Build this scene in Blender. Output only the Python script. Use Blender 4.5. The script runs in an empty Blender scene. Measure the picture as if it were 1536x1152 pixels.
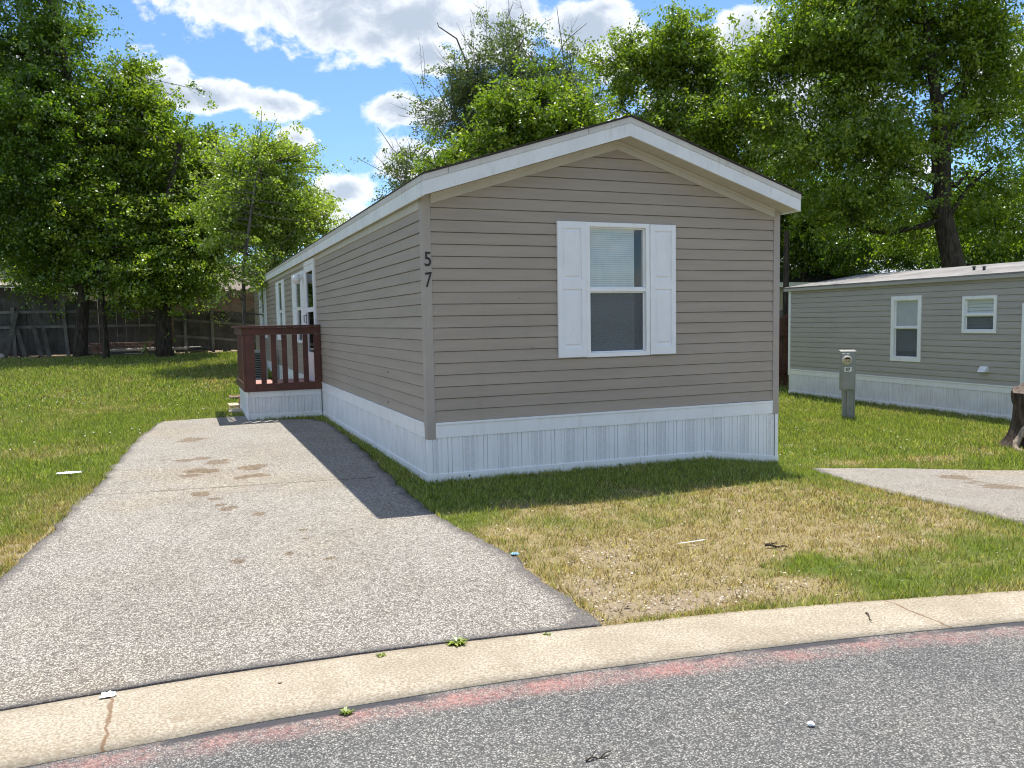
import bpy, bmesh, math, random
import numpy as np
from mathutils import Vector
random.seed(7); rng = np.random.default_rng(11)
PI = math.pi
S = bpy.context.scene
COL = S.collection

# ------------------------------------------------------------------ camera
CX, CY, CZ, YAW, PIT, ROL, FPX = -2.1564, -7.45988, 1.55981, 0.38653, -0.0785, -0.01784, 1207.4
CW = 4.19; HL = 19.24; ZB = 0.5915; CO = 0.1143
CAM = np.array([CX, CY, CZ])
_F = np.array([math.sin(YAW)*math.cos(PIT), math.cos(YAW)*math.cos(PIT), math.sin(PIT)])
_R = np.array([math.cos(YAW), -math.sin(YAW), 0.0]); _U = np.cross(_R, _F)
_R2 = _R*math.cos(ROL)+_U*math.sin(ROL); _U2 = -_R*math.sin(ROL)+_U*math.cos(ROL)
def ray(x, y): return _F+(x-768)/FPX*_R2-(y-576)/FPX*_U2
def P(x, y, D): return CAM+ray(x, y)*D            # survey point: photo direction and distance -> metres
cam = bpy.data.cameras.new('camera'); co = bpy.data.objects.new('camera', cam); COL.objects.link(co)
from mathutils import Matrix
co.matrix_world = Matrix(((_R2[0], _U2[0], -_F[0], CX), (_R2[1], _U2[1], -_F[1], CY), (_R2[2], _U2[2], -_F[2], CZ), (0, 0, 0, 1)))
cam.sensor_width = 36; cam.lens = FPX/1536*36; cam.clip_end = 3000; cam.clip_start = 0.05
S.camera = co

# ------------------------------------------------------------------ noise
def vnoise(p, seed=0):
    p = np.asarray(p, float); i = np.floor(p).astype(np.int64); f = p-i; f = f*f*(3-2*f)
    n = p.shape[1]; out = 0
    for k in range(2**n):
        b = np.array([(k >> j) & 1 for j in range(n)]); q = i+b
        h = q[:, 0]*374761393+q[:, 1]*668265263+seed*1013904223
        if n > 2: h = h+q[:, 2]*2147483647
        h = (h ^ (h >> 13))*1274126177; h = h & 0xffffffff; h = (h ^ (h >> 16)) & 0xffff
        w = np.prod(np.where(b == 1, f, 1-f), axis=1); out = out+w*h/65535.0
    return out
def fbm(p, o=3, seed=0):
    s = 0; a = .5; t = 0
    for k in range(o): s = s+a*vnoise(np.asarray(p)*2**k, seed+k); t += a; a *= .5
    return s/t
def sm(a, b, x):
    t = np.clip((np.asarray(x, float)-a)/(b-a), 0, 1); return t*t*(3-2*t)

# ------------------------------------------------------------------ terrain
def T(x, y):
    x = np.asarray(x, float); y = np.asarray(y, float)
    r = np.interp(x, [-1, 0, 3.2, 3.6, 4.2, 11, 40], [0, 0, -.03, -.085, -.165, -.335, -.335])*sm(-4.6, -1.0, y)
    l = .66*sm(7.5, 23, y)*(1-sm(1.5, 6, x))
    return r+l
def G(x, y, off=0):
    d = ray(x, y); z = 0.0
    for _ in range(25):
        q = CAM+d*(z+off-CZ)/d[2]; z = float(T(q[0], q[1]))
    return np.array([q[0], q[1], z])

# ------------------------------------------------------------------ object helpers
ORG = {}
def tag(o, label=None, cat=None, group=None, kind=None):
    for k, v in (('label', label), ('category', cat), ('group', group), ('kind', kind)):
        if v: o[k] = v
    return o
def thing(name, loc, label, cat, group=None):
    o = bpy.data.objects.new(name, None); COL.objects.link(o); o.location = Vector(loc); o.empty_display_size = .1
    ORG[o.name] = np.array(loc, float); return tag(o, label, cat, group)
def org_of(o):
    while o.parent: o = o.parent
    return ORG.get(o.name, np.zeros(3))
class MB:
    def __init__(s): s.v = []; s.f = []; s.m = []
    def add(s, vs, fs, m=0):
        n = len(s.v); s.v += [tuple(map(float, v)) for v in vs]; s.f += [tuple(i+n for i in f) for f in fs]; s.m += [m]*len(fs); return s
    def box(s, x0, x1, y0, y1, z0, z1, m=0):
        return s.add([(x0, y0, z0), (x1, y0, z0), (x1, y1, z0), (x0, y1, z0), (x0, y0, z1), (x1, y0, z1), (x1, y1, z1), (x0, y1, z1)],
            [(0, 3, 2, 1), (4, 5, 6, 7), (0, 1, 5, 4), (1, 2, 6, 5), (2, 3, 7, 6), (3, 0, 4, 7)], m)
    def hexa(s, b, t, m=0):   # bottom quad, top quad (ccw from above)
        return s.add(list(b)+list(t), [(0, 3, 2, 1), (4, 5, 6, 7), (0, 1, 5, 4), (1, 2, 6, 5), (2, 3, 7, 6), (3, 0, 4, 7)], m)
    def wbox(s, W, u0, u1, z0, z1, d0, d1, m=0):
        return s.hexa([W(u0, z0, d1), W(u1, z0, d1), W(u1, z0, d0), W(u0, z0, d0)], [W(u0, z1, d1), W(u1, z1, d1), W(u1, z1, d0), W(u0, z1, d0)], m)
    def wpoly(s, W, pts, d0, d1, m=0):   # polygon in wall plane (u,z) ccw seen from outside, extruded
        n = len(pts)
        return s.add([W(u, z, d1) for u, z in pts]+[W(u, z, d0) for u, z in pts], [tuple(range(n)), tuple(range(2*n-1, n-1, -1))]+[(i, i+n, (i+1) % n+n, (i+1) % n) for i in range(n)], m)
    def tube(s, pts, rad, n=8, m=0, cap=True):
        pts = [np.array(p, float) for p in pts]; rings = []
        if not hasattr(rad, '__len__'): rad = [rad]*len(pts)
        a = None
        for i, p in enumerate(pts):
            t = pts[min(i+1, len(pts)-1)]-pts[max(i-1, 0)]; t = t/(np.linalg.norm(t)+1e-9)
            if a is None: a = np.cross(t, (0.3, .9, .2)) if abs(t[2]) > .5 else np.cross(t, (0, 0, 1))
            a = a-t*(a@t); a = a/(np.linalg.norm(a)+1e-9); b = np.cross(t, a)
            rings += [p+rad[i]*(math.cos(2*PI*k/n)*a+math.sin(2*PI*k/n)*b) for k in range(n)]
        fs = [(i*n+k, i*n+(k+1) % n, (i+1)*n+(k+1) % n, (i+1)*n+k) for i in range(len(pts)-1) for k in range(n)]
        if cap: fs += [tuple(range(n-1, -1, -1)), tuple((len(pts)-1)*n+k for k in range(n))]
        return s.add(rings, fs, m)
    def build(s, name, mats, parent=None, bevel=0, smooth=False):
        mats = mats if isinstance(mats, (list, tuple)) else [mats]
        me = bpy.data.meshes.new(name); o_ = org_of(parent) if parent else np.zeros(3)
        v = np.array(s.v, float)-o_ if s.v else np.zeros((0, 3))
        me.from_pydata(v.tolist(), [], s.f)
        for m in mats: me.materials.append(m)
        if len(mats) > 1: me.polygons.foreach_set('material_index', s.m)
        if smooth: me.polygons.foreach_set('use_smooth', [True]*len(s.f))
        me.update(); o = bpy.data.objects.new(name, me); COL.objects.link(o)
        if parent: o.parent = parent
        if bevel:
            b = o.modifiers.new('b', 'BEVEL'); b.width = bevel; b.segments = 2; b.limit_method = 'ANGLE'
        return o
def bigmesh(name, V, nper, mat, parent=None, attrs=None, quads=None, smooth=False):
    """fast mesh: V (N,3) verts; faces of nper consecutive verts, or explicit quads (M,4)"""
    me = bpy.data.meshes.new(name); V = np.asarray(V, np.float32)
    if parent: V = V-org_of(parent).astype(np.float32)
    if quads is None:
        nf = len(V)//nper; idx = np.arange(nf*nper, dtype=np.int32)
    else:
        nf, nper = quads.shape; idx = quads.astype(np.int32).ravel()
    me.vertices.add(len(V)); me.vertices.foreach_set('co', V.ravel())
    me.loops.add(len(idx)); me.loops.foreach_set('vertex_index', idx)
    me.polygons.add(nf); me.polygons.foreach_set('loop_start', np.arange(0, nf*nper, nper, dtype=np.int32))
    try: me.polygons.foreach_set('loop_total', np.full(nf, nper, np.int32))
    except Exception: pass
    me.update(calc_edges=True)
    if smooth: me.polygons.foreach_set('use_smooth', np.ones(nf, bool))
    for k, a in (attrs or {}).items():
        at = me.attributes.new(k, 'FLOAT', 'POINT'); at.data.foreach_set('value', np.asarray(a, np.float32))
    me.materials.append(mat); o = bpy.data.objects.new(name, me); COL.objects.link(o)
    if parent: o.parent = parent
    return o

# ------------------------------------------------------------------ materials
class NT:
    def __init__(s, name):
        s.mat = bpy.data.materials.new(name); s.mat.use_nodes = True; s.t = s.mat.node_tree; s.t.nodes.clear()
        s.out = s.t.nodes.new('ShaderNodeOutputMaterial')
    def n(s, typ, ins=None, **kw):
        nd = s.t.nodes.new('ShaderNode'+typ)
        for k, v in kw.items(): setattr(nd, k, v)
        for k, v in (ins or {}).items(): s.set(nd.inputs[k], v)
        return nd
    def set(s, sock, v):
        if isinstance(v, bpy.types.NodeSocket): s.t.links.new(v, sock)
        elif isinstance(v, tuple) and len(v) == 3 and sock.type == 'RGBA': sock.default_value = (*v, 1)
        else: sock.default_value = v
    def coord(s): return s.n('NewGeometry').outputs['Position']
    def sca(s, v, k): return s.n('VectorMath', {0: v, 1: k if isinstance(k, tuple) else (k, k, k)}, operation='MULTIPLY').outputs[0]
    def noise(s, v, scale, detail=3, rough=.6, out='Fac'): return s.n('TexNoise', {'Vector': v, 'Scale': scale, 'Detail': detail, 'Roughness': rough}).outputs[out]
    def vor(s, v, scale, out='Distance', feature='F1'): return s.n('TexVoronoi', {'Vector': v, 'Scale': scale}, feature=feature).outputs[out]
    def m(s, op, a, b=0.0, c=None):
        d = {0: a, 1: b}
        if c is not None: d[2] = c
        return s.n('Math', d, operation=op).outputs[0]
    def ss(s, x, a, b, lo=0.0, hi=1.0):
        return s.n('MapRange', {'Value': x, 'From Min': a, 'From Max': b, 'To Min': lo, 'To Max': hi}, interpolation_type='SMOOTHSTEP').outputs[0]
    def mix(s, f, a, b, mode='MIX'):
        nd = s.n('Mix', data_type='RGBA', blend_type=mode); s.set(nd.inputs[0], f); s.set(nd.inputs[6], a); s.set(nd.inputs[7], b); return nd.outputs[2]
    def attr(s, name): return s.n('Attribute', attribute_name=name).outputs['Fac']
    def bump(s, h, strength=.3, dist=.01): return s.n('Bump', {'Height': h, 'Strength': strength, 'Distance': dist}).outputs[0]
    def pr(s, col, rough=.6, spec=.4, metal=0.0, normal=None, trans=0):
        d = {'Base Color': col, 'Roughness': rough, 'Specular IOR Level': spec, 'Metallic': metal}
        if normal is not None: d['Normal'] = normal
        return s.n('BsdfPrincipled', d).outputs[0]
    def done(s, sh): s.t.links.new(sh, s.out.inputs[0]); return s.mat

def dirty(name, col, rough=.5, var=.12, dirt=(.25, .22, .17), dirtamt=.25, scale=3.0, spec=.4, grain=None, metal=0.0):
    t = NT(name); p = t.coord(); a = t.noise(p, scale, 5, .65); b = t.noise(t.sca(p, (6, 6, 1.2)), 3, 4)
    dk = tuple(c*(1-var) for c in col); lt = tuple(min(1, c*(1+var)) for c in col)
    c = t.mix(t.ss(a, .3, .7), dk, lt); c = t.mix(t.m('MULTIPLY', t.ss(b, .5, .8), dirtamt), c, dirt)
    h = t.noise(t.sca(p, grain or (30, 30, 30)), 1, 3)
    return t.done(t.pr(c, t.ss(a, .2, .8, rough-.08, rough+.1), spec, metal, t.bump(h, .15, .004)))
def siding_mat(name, col, dirtcol):
    t = NT(name); p = t.coord()
    a = t.noise(t.sca(p, (.8, .8, 9)), 1, 4); g = t.noise(t.sca(p, (2.5, 2.5, 140)), 1, 3)
    w = t.noise(t.sca(p, (1.1, 1.1, 2.3)), 1, 4)
    c = t.mix(t.ss(a, .3, .7), tuple(x*.93 for x in col), tuple(x*1.06 for x in col))
    c = t.mix(t.ss(g, .35, .75, 0, .16), c, tuple(x*.72 for x in col))
    st = t.noise(t.sca(p, (3, 3, .35)), 1, 5, .7)
    c = t.mix(t.ss(st, .56, .8, 0, .25), c, dirtcol)
    sp = t.vor(p, 2.2); c = t.mix(t.ss(sp, .008, .02, .7, 0), c, (.05, .05, .05))
    hh = t.m('ADD', t.m('MULTIPLY', g, .12), t.m('MULTIPLY', w, 6.0))
    return t.done(t.pr(c, .55, .3, 0, t.bump(hh, .35, .004)))
M = {}
M['siding'] = siding_mat('taupe_siding', (.375, .318, .262), (.27, .23, .17))
M['siding_green'] = siding_mat('grey_green_siding', (.41, .385, .345), (.24, .2, .16))
M['trim'] = dirty('taupe_trim', (.38, .335, .295), .55, .06)
M['white'] = dirty('white_vinyl', (.85, .855, .86), .45, .03, (.50, .46, .38), .25)
M['white2'] = dirty('chalky_fascia', (.77, .775, .785), .6, .06, (.40, .36, .28), .30)
M['drip'] = dirty('drip_edge', (.62, .585, .55), .5, .06, (.35, .3, .24), .35)
M['almond'] = dirty('soffit_almond', (.52, .48, .42), .6, .05, (.25, .2, .15), .2)
M['shutter'] = dirty('shutter_white', (.82, .83, .86), .5, .03, (.5, .45, .42), .15, grain=(60, 60, 8))
M['shingle'] = dirty('dark_shingle', (.045, .038, .033), .9, .35, scale=9)
M['black'] = dirty('black_metal', (.012, .012, .012), .4, .1)
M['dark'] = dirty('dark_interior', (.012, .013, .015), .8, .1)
M['bronze'] = dirty('dark_bronze', (.03, .03, .032), .4, .1)
M['blind'] = dirty('blind_slat', (.68, .71, .70), .5, .04)
M['wallin'] = dirty('inside_wall', (.16, .12, .08), .8, .04)
M['deckred'] = dirty('redwood_stain', (.105, .040, .027), .55, .25, (.05, .02, .02), .5, 4, grain=(40, 40, 4))
M['deckfloor'] = dirty('deck_floor', (.42, .21, .17), .7, .15, (.3, .2, .15), .4)
M['weathered'] = dirty('weathered_board', (.10, .092, .078), .85, .4, (.03, .028, .025), .6, 2.2, grain=(30, 30, 3))
M['tanboard'] = dirty('tan_board', (.20, .15, .10), .8, .3, (.15, .1, .07), .5, 2.2, grain=(30, 30, 3))
M['brownboard'] = dirty('brown_board', (.11, .05, .03), .8, .35, (.03, .02, .02), .6, 3, grain=(30, 30, 3))
M['meterbox'] = dirty('galvanised_grey', (.30, .30, .29), .45, .1, (.2, .2, .17), .3, 5, metal=.3)
M['roofmetal'] = dirty('white_roof_coating', (.21, .20, .188), .8, .35, (.13, .11, .09), .8, 1.5); M['fencepost'] = dirty('grey_post', (.19, .18, .16), .85, .3, (.06, .055, .05), .5, 3)
M['brick'] = dirty('old_brick', (.20, .13, .10), .9, .3, (.2, .18, .15), .5, 6)
M['stone'] = dirty('pale_stone', (.50, .42, .30), .9, .2, (.3, .2, .15), .5, 8)
M['beige'] = dirty('beige_wall', (.42, .36, .27), .8, .1)
M['concrete'] = dirty('pale_block', (.40, .37, .33), .9, .15)
M['litter'] = dirty('white_litter', (.8, .82, .85), .6, .05)
M['bluelit'] = dirty('blue_litter', (.2, .45, .62), .5, .05)
M['acgrey'] = dirty('ac_grey', (.3, .31, .3), .5, .1)
def barkm(name, col):
    t = NT(name); p = t.coord(); a = t.noise(t.sca(p, (18, 18, 3)), 1, 5, .7); b = t.noise(p, 1.3, 3)
    c = t.mix(t.ss(a, .35, .65), tuple(x*.35 for x in col), tuple(x*1.25 for x in col))
    c = t.mix(t.ss(b, .4, .7, 0, .5), c, tuple(x*.7 for x in col))
    return t.done(t.pr(c, .9, .2, 0, t.bump(a, .9, .03)))
M['bark'] = barkm('bark', (.075, .06, .045)); M['barkgrey'] = barkm('bark_grey', (.16, .14, .12))
M['stump'] = barkm('stump_bark', (.10, .075, .06)); M['root'] = barkm('root_wood', (.48, .38, .29))
M['stumptop'] = barkm('stump_top', (.17, .13, .10))
def leafm(name, dark, light, yel):
    t = NT(name); v = t.attr('v'); c = t.mix(t.ss(v, .0, .75), dark, light); c = t.mix(t.ss(v, .62, .95), c, yel)
    g = t.n('NewGeometry').outputs['Position']; c = t.mix(t.ss(t.noise(g, .5, 2), .35, .7, 0, .45), c, light)
    d = t.n('BsdfDiffuse', {'Color': c}).outputs[0]
    tc = t.mix(1.0, c, (1.5, 1.75, .55), 'MULTIPLY')
    tr = t.n('BsdfTranslucent', {'Color': tc}).outputs[0]
    gl = t.n('BsdfGlossy', {'Color': (.9, .95, 1), 'Roughness': .38}).outputs[0]
    a = t.n('MixShader', {0: .40, 1: d, 2: tr}).outputs[0]
    return t.done(t.n('MixShader', {0: .045, 1: a, 2: gl}).outputs[0])
M['leafA'] = leafm('leaf_elm', (.045, .092, .010), (.13, .205, .020), (.30, .36, .045))
M['leafB'] = leafm('leaf_bright', (.065, .12, .012), (.20, .27, .026), (.43, .45, .06))
M['leafC'] = leafm('leaf_grey', (.075, .105, .045), (.14, .18, .075), (.21, .24, .10))
M['leafD'] = leafm('leaf_pale', (.15, .22, .03), (.31, .38, .06), (.52, .55, .15))
def glassm(name, tint, refl):
    t = NT(name); lw = t.n('LayerWeight', {'Blend': .5}).outputs['Facing']; f = t.m('ADD', t.m('MULTIPLY', t.m('POWER', lw, 5.0), .9), refl)
    gl = t.n('BsdfGlossy', {'Color': (.72, .76, .78), 'Roughness': .02}).outputs[0]; tr = t.n('BsdfTransparent', {'Color': tint}).outputs[0]
    return t.done(t.n('MixShader', {0: f, 1: tr, 2: gl}).outputs[0])
M['glass'] = glassm('window_glass', (.965, .98, .975), .05)
M['glassdark'] = glassm('storm_glass', (.40, .43, .45), .05)
def screenm():
    t = NT('insect_screen'); d = t.n('BsdfDiffuse', {'Color': (.17, .185, .20)}).outputs[0]; tr = t.n('BsdfTransparent').outputs[0]
    return t.done(t.n('MixShader', {0: .46, 1: tr, 2: d}).outputs[0])
M['screen'] = screenm()
def globem():
    t = NT('opal_globe'); return t.done(t.pr((.75, .75, .73), .15, .5))
M['globe'] = globem()
def ventm():
    t = NT('perforated_vinyl'); p = t.coord(); d = t.vor(p, 130)
    c = t.mix(t.ss(d, .30, .42), (.50, .50, .52), (.78, .78, .79)); return t.done(t.pr(c, .5, .3))
M['vent'] = ventm()

def speckle(t, p, stops, sc, rough_scale=2.0):
    """stone aggregate set in bitumen; returns colour, height"""
    v = t.n('TexVoronoi', {'Vector': p, 'Scale': sc}); v2 = t.n('TexVoronoi', {'Vector': p, 'Scale': sc*2.1})
    sel = t.n('SeparateColor', {0: v.outputs['Color']}).outputs[0]; sel2 = t.n('SeparateColor', {0: v2.outputs['Color']}).outputs[1]
    r = t.n('ValToRGB', {0: sel}); el = r.color_ramp.elements; r.color_ramp.interpolation = 'LINEAR'
    while len(el) < len(stops): el.new(.5)
    for e, (q, c) in zip(el, stops): e.position = q; e.color = (*c, 1)
    edge = t.ss(v.outputs['Distance'], .38, .66)
    c = t.mix(t.m('MULTIPLY', edge, .92), r.outputs[0], stops[0][1])
    c = t.mix(t.ss(sel2, .68, .90, 0, .65), c, stops[0][1])
    return c, t.m('SUBTRACT', sel, t.m('MULTIPLY', edge, .8))

def drive_mat(name, warm):
    t = NT(name); p = t.coord()
    wp = t.n('VectorMath', {0: p, 1: t.sca(t.noise(p, 40, 2, .5, 'Color'), .012)}, operation='ADD').outputs[0]
    c, h = speckle(t, wp, [(0, (.165, .150, .130)), (.10, (.31, .285, .24)), (.40, (.485, .45, .385)), (.85, (.62, .58, .50)), (1, (.74, .695, .60))], 112)
    big = t.noise(p, 1.1, 5, .62); c = t.mix(t.ss(big, .35, .7, 0, .8), c, (.84, .82, .80), 'MULTIPLY'); yy = t.n('SeparateXYZ', {0: p}).outputs[1]; c = t.mix(t.ss(t.m('ADD', yy, t.m('MULTIPLY', big, 2.0)), 1.5, -3.0, 0, .8), c, (.86, .86, .87), 'MULTIPLY'); c = t.mix(t.ss(t.noise(p, 34, 3, .6), .50, .66, 0, .8), c, (.66, .64, .61), 'MULTIPLY')
    c = t.mix(t.ss(t.noise(p, .45, 3), .45, .7, 0, .8), c, (1.06, 1.0, .90), 'MULTIPLY')
    st = t.attr('stain'); sn = t.m('ADD', st, t.m('MULTIPLY', t.m('SUBTRACT', t.noise(p, 11, 5, .7), .5), 1.0))
    c = t.mix(t.ss(sn, .36, .50, 0, .85), c, t.mix(1.0, c, (.60, .485, .37), 'MULTIPLY'))
    ed = t.attr('edge'); en = t.m('ADD', ed, t.m('MULTIPLY', t.m('SUBTRACT', t.noise(p, 7, 4, .7), .5), .7))
    c = t.mix(t.ss(en, .45, .95, 0, .75), c, (.10, .09, .085))
    s = t.n('SeparateXYZ', {0: p}); q = t.m('ADD', s.outputs[1], t.m('MULTIPLY', s.outputs[0], .136))
    q = t.m('ADD', q, t.m('MULTIPLY', t.m('SUBTRACT', t.noise(p, 4, 4, .7), .5), .16))
    cr = t.m('ABSOLUTE', t.m('SUBTRACT', q, .432)); c = t.mix(t.m('MULTIPLY', t.ss(cr, .006, .022, 1, 0), t.ss(t.noise(p, 13, 2), .3, .5, .2, .85)), c, (.09, .08, .07))
    return t.done(t.pr(c, .9, .25, 0, t.bump(h, .55, .006)))
M['drive'] = drive_mat('worn_asphalt_drive', .98)
def street_mat():
    t = NT('street_asphalt'); p = t.coord()
    wp = t.n('VectorMath', {0: p, 1: t.sca(t.noise(p, 40, 2, .5, 'Color'), .012)}, operation='ADD').outputs[0]
    c, h = speckle(t, wp, [(0, (.082, .080, .076)), (.12, (.155, .152, .140)), (.45, (.25, .243, .22)), (.85, (.345, .335, .30)), (1, (.48, .46, .41))], 124)
    c = t.mix(t.ss(t.noise(p, .9, 5, .65), .35, .7, 0, .9), c, (.74, .75, .78), 'MULTIPLY'); c = t.mix(t.ss(t.noise(p, 34, 3, .6), .50, .66, 0, .8), c, (.68, .67, .66), 'MULTIPLY')
    c = t.mix(t.ss(t.noise(t.sca(p, (1, 1, 1)), 3.3, 4, .65), .55, .8, 0, .8), c, (1.15, 1.1, 1.0), 'MULTIPLY')
    d = t.attr('dist'); dn = t.m('ADD', d, t.m('MULTIPLY', t.m('SUBTRACT', t.noise(p, 5, 5, .7), .5), .10))
    pm = t.m('MULTIPLY', t.ss(dn, .0, .05), t.ss(dn, .10, .20, 1, 0))
    wear = t.ss(t.noise(p, 2.4, 4, .6), .38, .66, .05, .75); fine = t.ss(t.noise(p, 60, 3, .6), .38, .60, .3, 1)
    c = t.mix(t.m('MULTIPLY', t.m('MULTIPLY', pm, wear), fine), c, (.42, .17, .15))
    c = t.mix(t.m('MULTIPLY', t.ss(dn, .05, .25, .35, 0), t.ss(t.noise(p, 30, 3), .4, .7)), c, (.42, .33, .26))
    sl = t.m('MULTIPLY', t.ss(dn, .03, .06, 1, 0), t.ss(t.noise(t.sca(p, (1, 1, 1)), 1.7, 3), .42, .52, .15, 1.0))
    c = t.mix(sl, c, (.06, .058, .062))
    return t.done(t.pr(c, .85, .3, 0, t.bump(h, .55, .006)))
M['street'] = street_mat()
def curb_mat():
    t = NT('curb_concrete'); p = t.coord(); a = t.noise(p, 2.2, 5, .65); f = t.noise(p, 85, 3, .7)
    c = t.mix(t.ss(a, .3, .7), (.345, .298, .222), (.465, .41, .318)); c = t.mix(t.ss(f, .34, .62, .75, 0), c, (.20, .155, .10)); c = t.mix(t.ss(f, .58, .75, 0, .4), c, (.75, .67, .52))
    c = t.mix(t.ss(t.vor(p, 9), .05, .12, .5, 0), c, (.30, .22, .14))
    d = t.attr('dist'); dn = t.m('ADD', d, t.m('MULTIPLY', t.m('SUBTRACT', t.noise(p, 7, 5, .7), .5), .5))
    c = t.mix(t.ss(dn, .85, 1.15, 0, .45), c, (.24, .20, .15)); c = t.mix(t.ss(dn, .12, -.14, 0, .75), c, (.20, .16, .115)); c = t.mix(t.ss(t.noise(p, 18, 4, .7), .58, .7, 0, .5), c, (.27, .21, .14))
    x = t.n('SeparateXYZ', {0: p}).outputs[0]
    for xj in (-2.50, -.0, 1.30, -5.6, 3.9):
        cr = t.m('ABSOLUTE', t.m('SUBTRACT', t.m('ADD', x, t.m('MULTIPLY', t.m('SUBTRACT', t.noise(p, 12, 3), .5), .05)), xj))
        if xj == -.0: continue
        c = t.mix(t.ss(cr, .003, .010, .75, 0), c, (.16, .085, .04))
    return t.done(t.pr(c, .9, .25, 0, t.bump(t.m('ADD', t.m('MULTIPLY', f, .5), t.m('MULTIPLY', a, .6)), .6, .006)))
M['curb'] = curb_mat()
def ground_mats():
    def base(t, p, dry, bare):
        n1 = t.noise(p, 7, 4, .7); n2 = t.noise(p, 60, 3, .7)
        gr = t.mix(n2, (.06, .085, .016), (.15, .19, .035)); st = t.mix(n2, (.15, .115, .055), (.42, .335, .18))
        di = t.mix(n1, (.16, .115, .07), (.42, .34, .23))
        x = t.m('ADD', dry, t.m('MULTIPLY', t.m('SUBTRACT', n1, .5), .5))
        c = t.mix(t.ss(x, .25, .75), gr, st)
        y = t.m('ADD', bare, t.m('MULTIPLY', t.m('SUBTRACT', n1, .5), .4)); return t.mix(t.ss(y, .35, .65), c, di), n2
    t = NT('lawn_soil'); p = t.coord(); c, h = base(t, p, t.attr('dry'), t.attr('bare'))
    M['ground'] = t.done(t.pr(c, .95, .1, 0, t.bump(h, .8, .02)))
    t = NT('grass_blade'); v = t.attr('v'); dry = t.attr('dry')
    def rp(*st):
        r = t.n('ValToRGB', {0: v}); e = r.color_ramp.elements
        while len(e) < len(st): e.new(.5)
        for a_, (q, c_) in zip(e, st): a_.position = q; a_.color = (*c_, 1)
        return r.outputs[0]
    g = rp((0, (.078, .112, .018)), (.35, (.18, .235, .036)), (.8, (.335, .415, .070)), (1, (.47, .51, .14))); s = rp((0, (.12, .07, .035)), (.3, (.30, .20, .09)), (.7, (.58, .45, .23)), (1, (.88, .78, .55))); c = t.mix(dry, g, s)
    d = t.n('BsdfDiffuse', {'Color': c}).outputs[0]; tr = t.n('BsdfTranslucent', {'Color': t.mix(1.0, c, (1.25, 1.3, .6), 'MULTIPLY')}).outputs[0]
    gl = t.n('BsdfGlossy', {'Color': (1, 1, 1), 'Roughness': .4}).outputs[0]
    a = t.n('MixShader', {0: .42, 1: d, 2: tr}).outputs[0]; M['grass'] = t.done(t.n('MixShader', {0: .04, 1: a, 2: gl}).outputs[0])
ground_mats()
def flake():
    t = NT('dry_flakes'); v = t.attr('v'); c = t.mix(v, (.12, .08, .05), (.68, .62, .52)); M['flake'] = t.done(t.pr(c, .9, .2))
    t = NT('clover_white'); M['clover'] = t.done(t.pr((.82, .84, .72), .8, .2))
flake()

# ------------------------------------------------------------------ setting: ground, street, kerb, drives
cbx = [-60, -20, -10, -5, -2.92, -2.16, -1.26, -.24, .46, 1.2, 2.12, 3.3, 5, 8, 12, 20, 60]
cby = [-3.2, -3.4, -3.55, -3.68, -3.73, -3.73, -3.80, -3.95, -4.06, -4.23, -4.47, -4.80, -5.4, -6.7, -8.8, -14, -45]
cfx = [-60, -20, -10, -5, -2.7, -1.9, -.98, -.18, .7, 1.71, 2.9, 4.6, 7.5, 11.5, 19.5, 60]
cfy = [-3.75, -3.95, -4.08, -4.18, -4.24, -4.25, -4.31, -4.42, -4.56, -4.77, -5.08, -5.68, -6.95, -9.0, -14.2, -46]
def smi(xs, ys):
    gx = np.linspace(-60, 60, 4801); gy = np.interp(gx, xs, ys); k = np.ones(21)/21
    gy2 = np.convolve(np.pad(gy, 10, 'edge'), k, 'valid'); return lambda x: np.interp(x, gx, gy2)
curb_b = smi(cbx, cby); curb_f = smi(cfx, cfy)
def grid(name, X, Y, Z, mat, attrs=None, kind='structure', label=None):
    n, m = X.shape; V = np.stack([X.ravel(), Y.ravel(), Z.ravel()], 1)
    i = np.arange(n*m).reshape(n, m); Q = np.stack([i[:-1, :-1].ravel(), i[1:, :-1].ravel(), i[1:, 1:].ravel(), i[:-1, 1:].ravel()], 1)
    o = bigmesh(name, V, 4, mat, None, {k: a.ravel() for k, a in (attrs or {}).items()}, Q, True); o['kind'] = kind; return o
def spread(a, b, step, far, grow=1.25):
    c = list(np.arange(a, b+1e-6, step)); s = step
    lo = [a]; 
    while lo[-1] > -far: s *= grow; lo.append(lo[-1]-s)
    s = step; hi = [b]
    while hi[-1] < far: s *= grow; hi.append(hi[-1]+s)
    return np.array(lo[:0:-1]+c+hi[1:])
PATCH = []   # (x, y, rx, ry, d_dry, d_bare) surveyed turf patches
def patch(px, py, rx, ry, dd, db=0):
    q = G(px, py); PATCH.append((q[0], q[1], rx, ry, dd, db))
patch(900, 840, 1.0, .8, .2, .12); patch(850, 830, .45, .5, .1, .16); patch(1000, 850, .8, .6, .25, .15); patch(950, 915, .7, .16, .3, .4); patch(1100, 800, 1.2, .8, .25)
patch(870, 885, .20, .25, .2, .35); patch(1040, 905, .9, .2, .2, .25)
patch(1190, 850, .30, .22, -.34); patch(1160, 862, .25, .12, -.25); patch(1320, 845, .6, .22, -.34); patch(1450, 835, .5, .22, -.28); patch(1400, 872, .6, .12, -.3); patch(1480, 868, .6, .15, -.3)
patch(1250, 780, .9, .5, .2); patch(1200, 900, .8, .12, -.15); patch(690, 790, .25, .3, -.2)
patch(1280, 695, 1.1, .2, .30, .12); patch(1420, 685, .9, .35, .35, .2); patch(1300, 660, 1.5, .6, -.05); patch(1240, 615, 1, .8, .12); patch(1350, 640, 1.5, 1.2, -.12)
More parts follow.
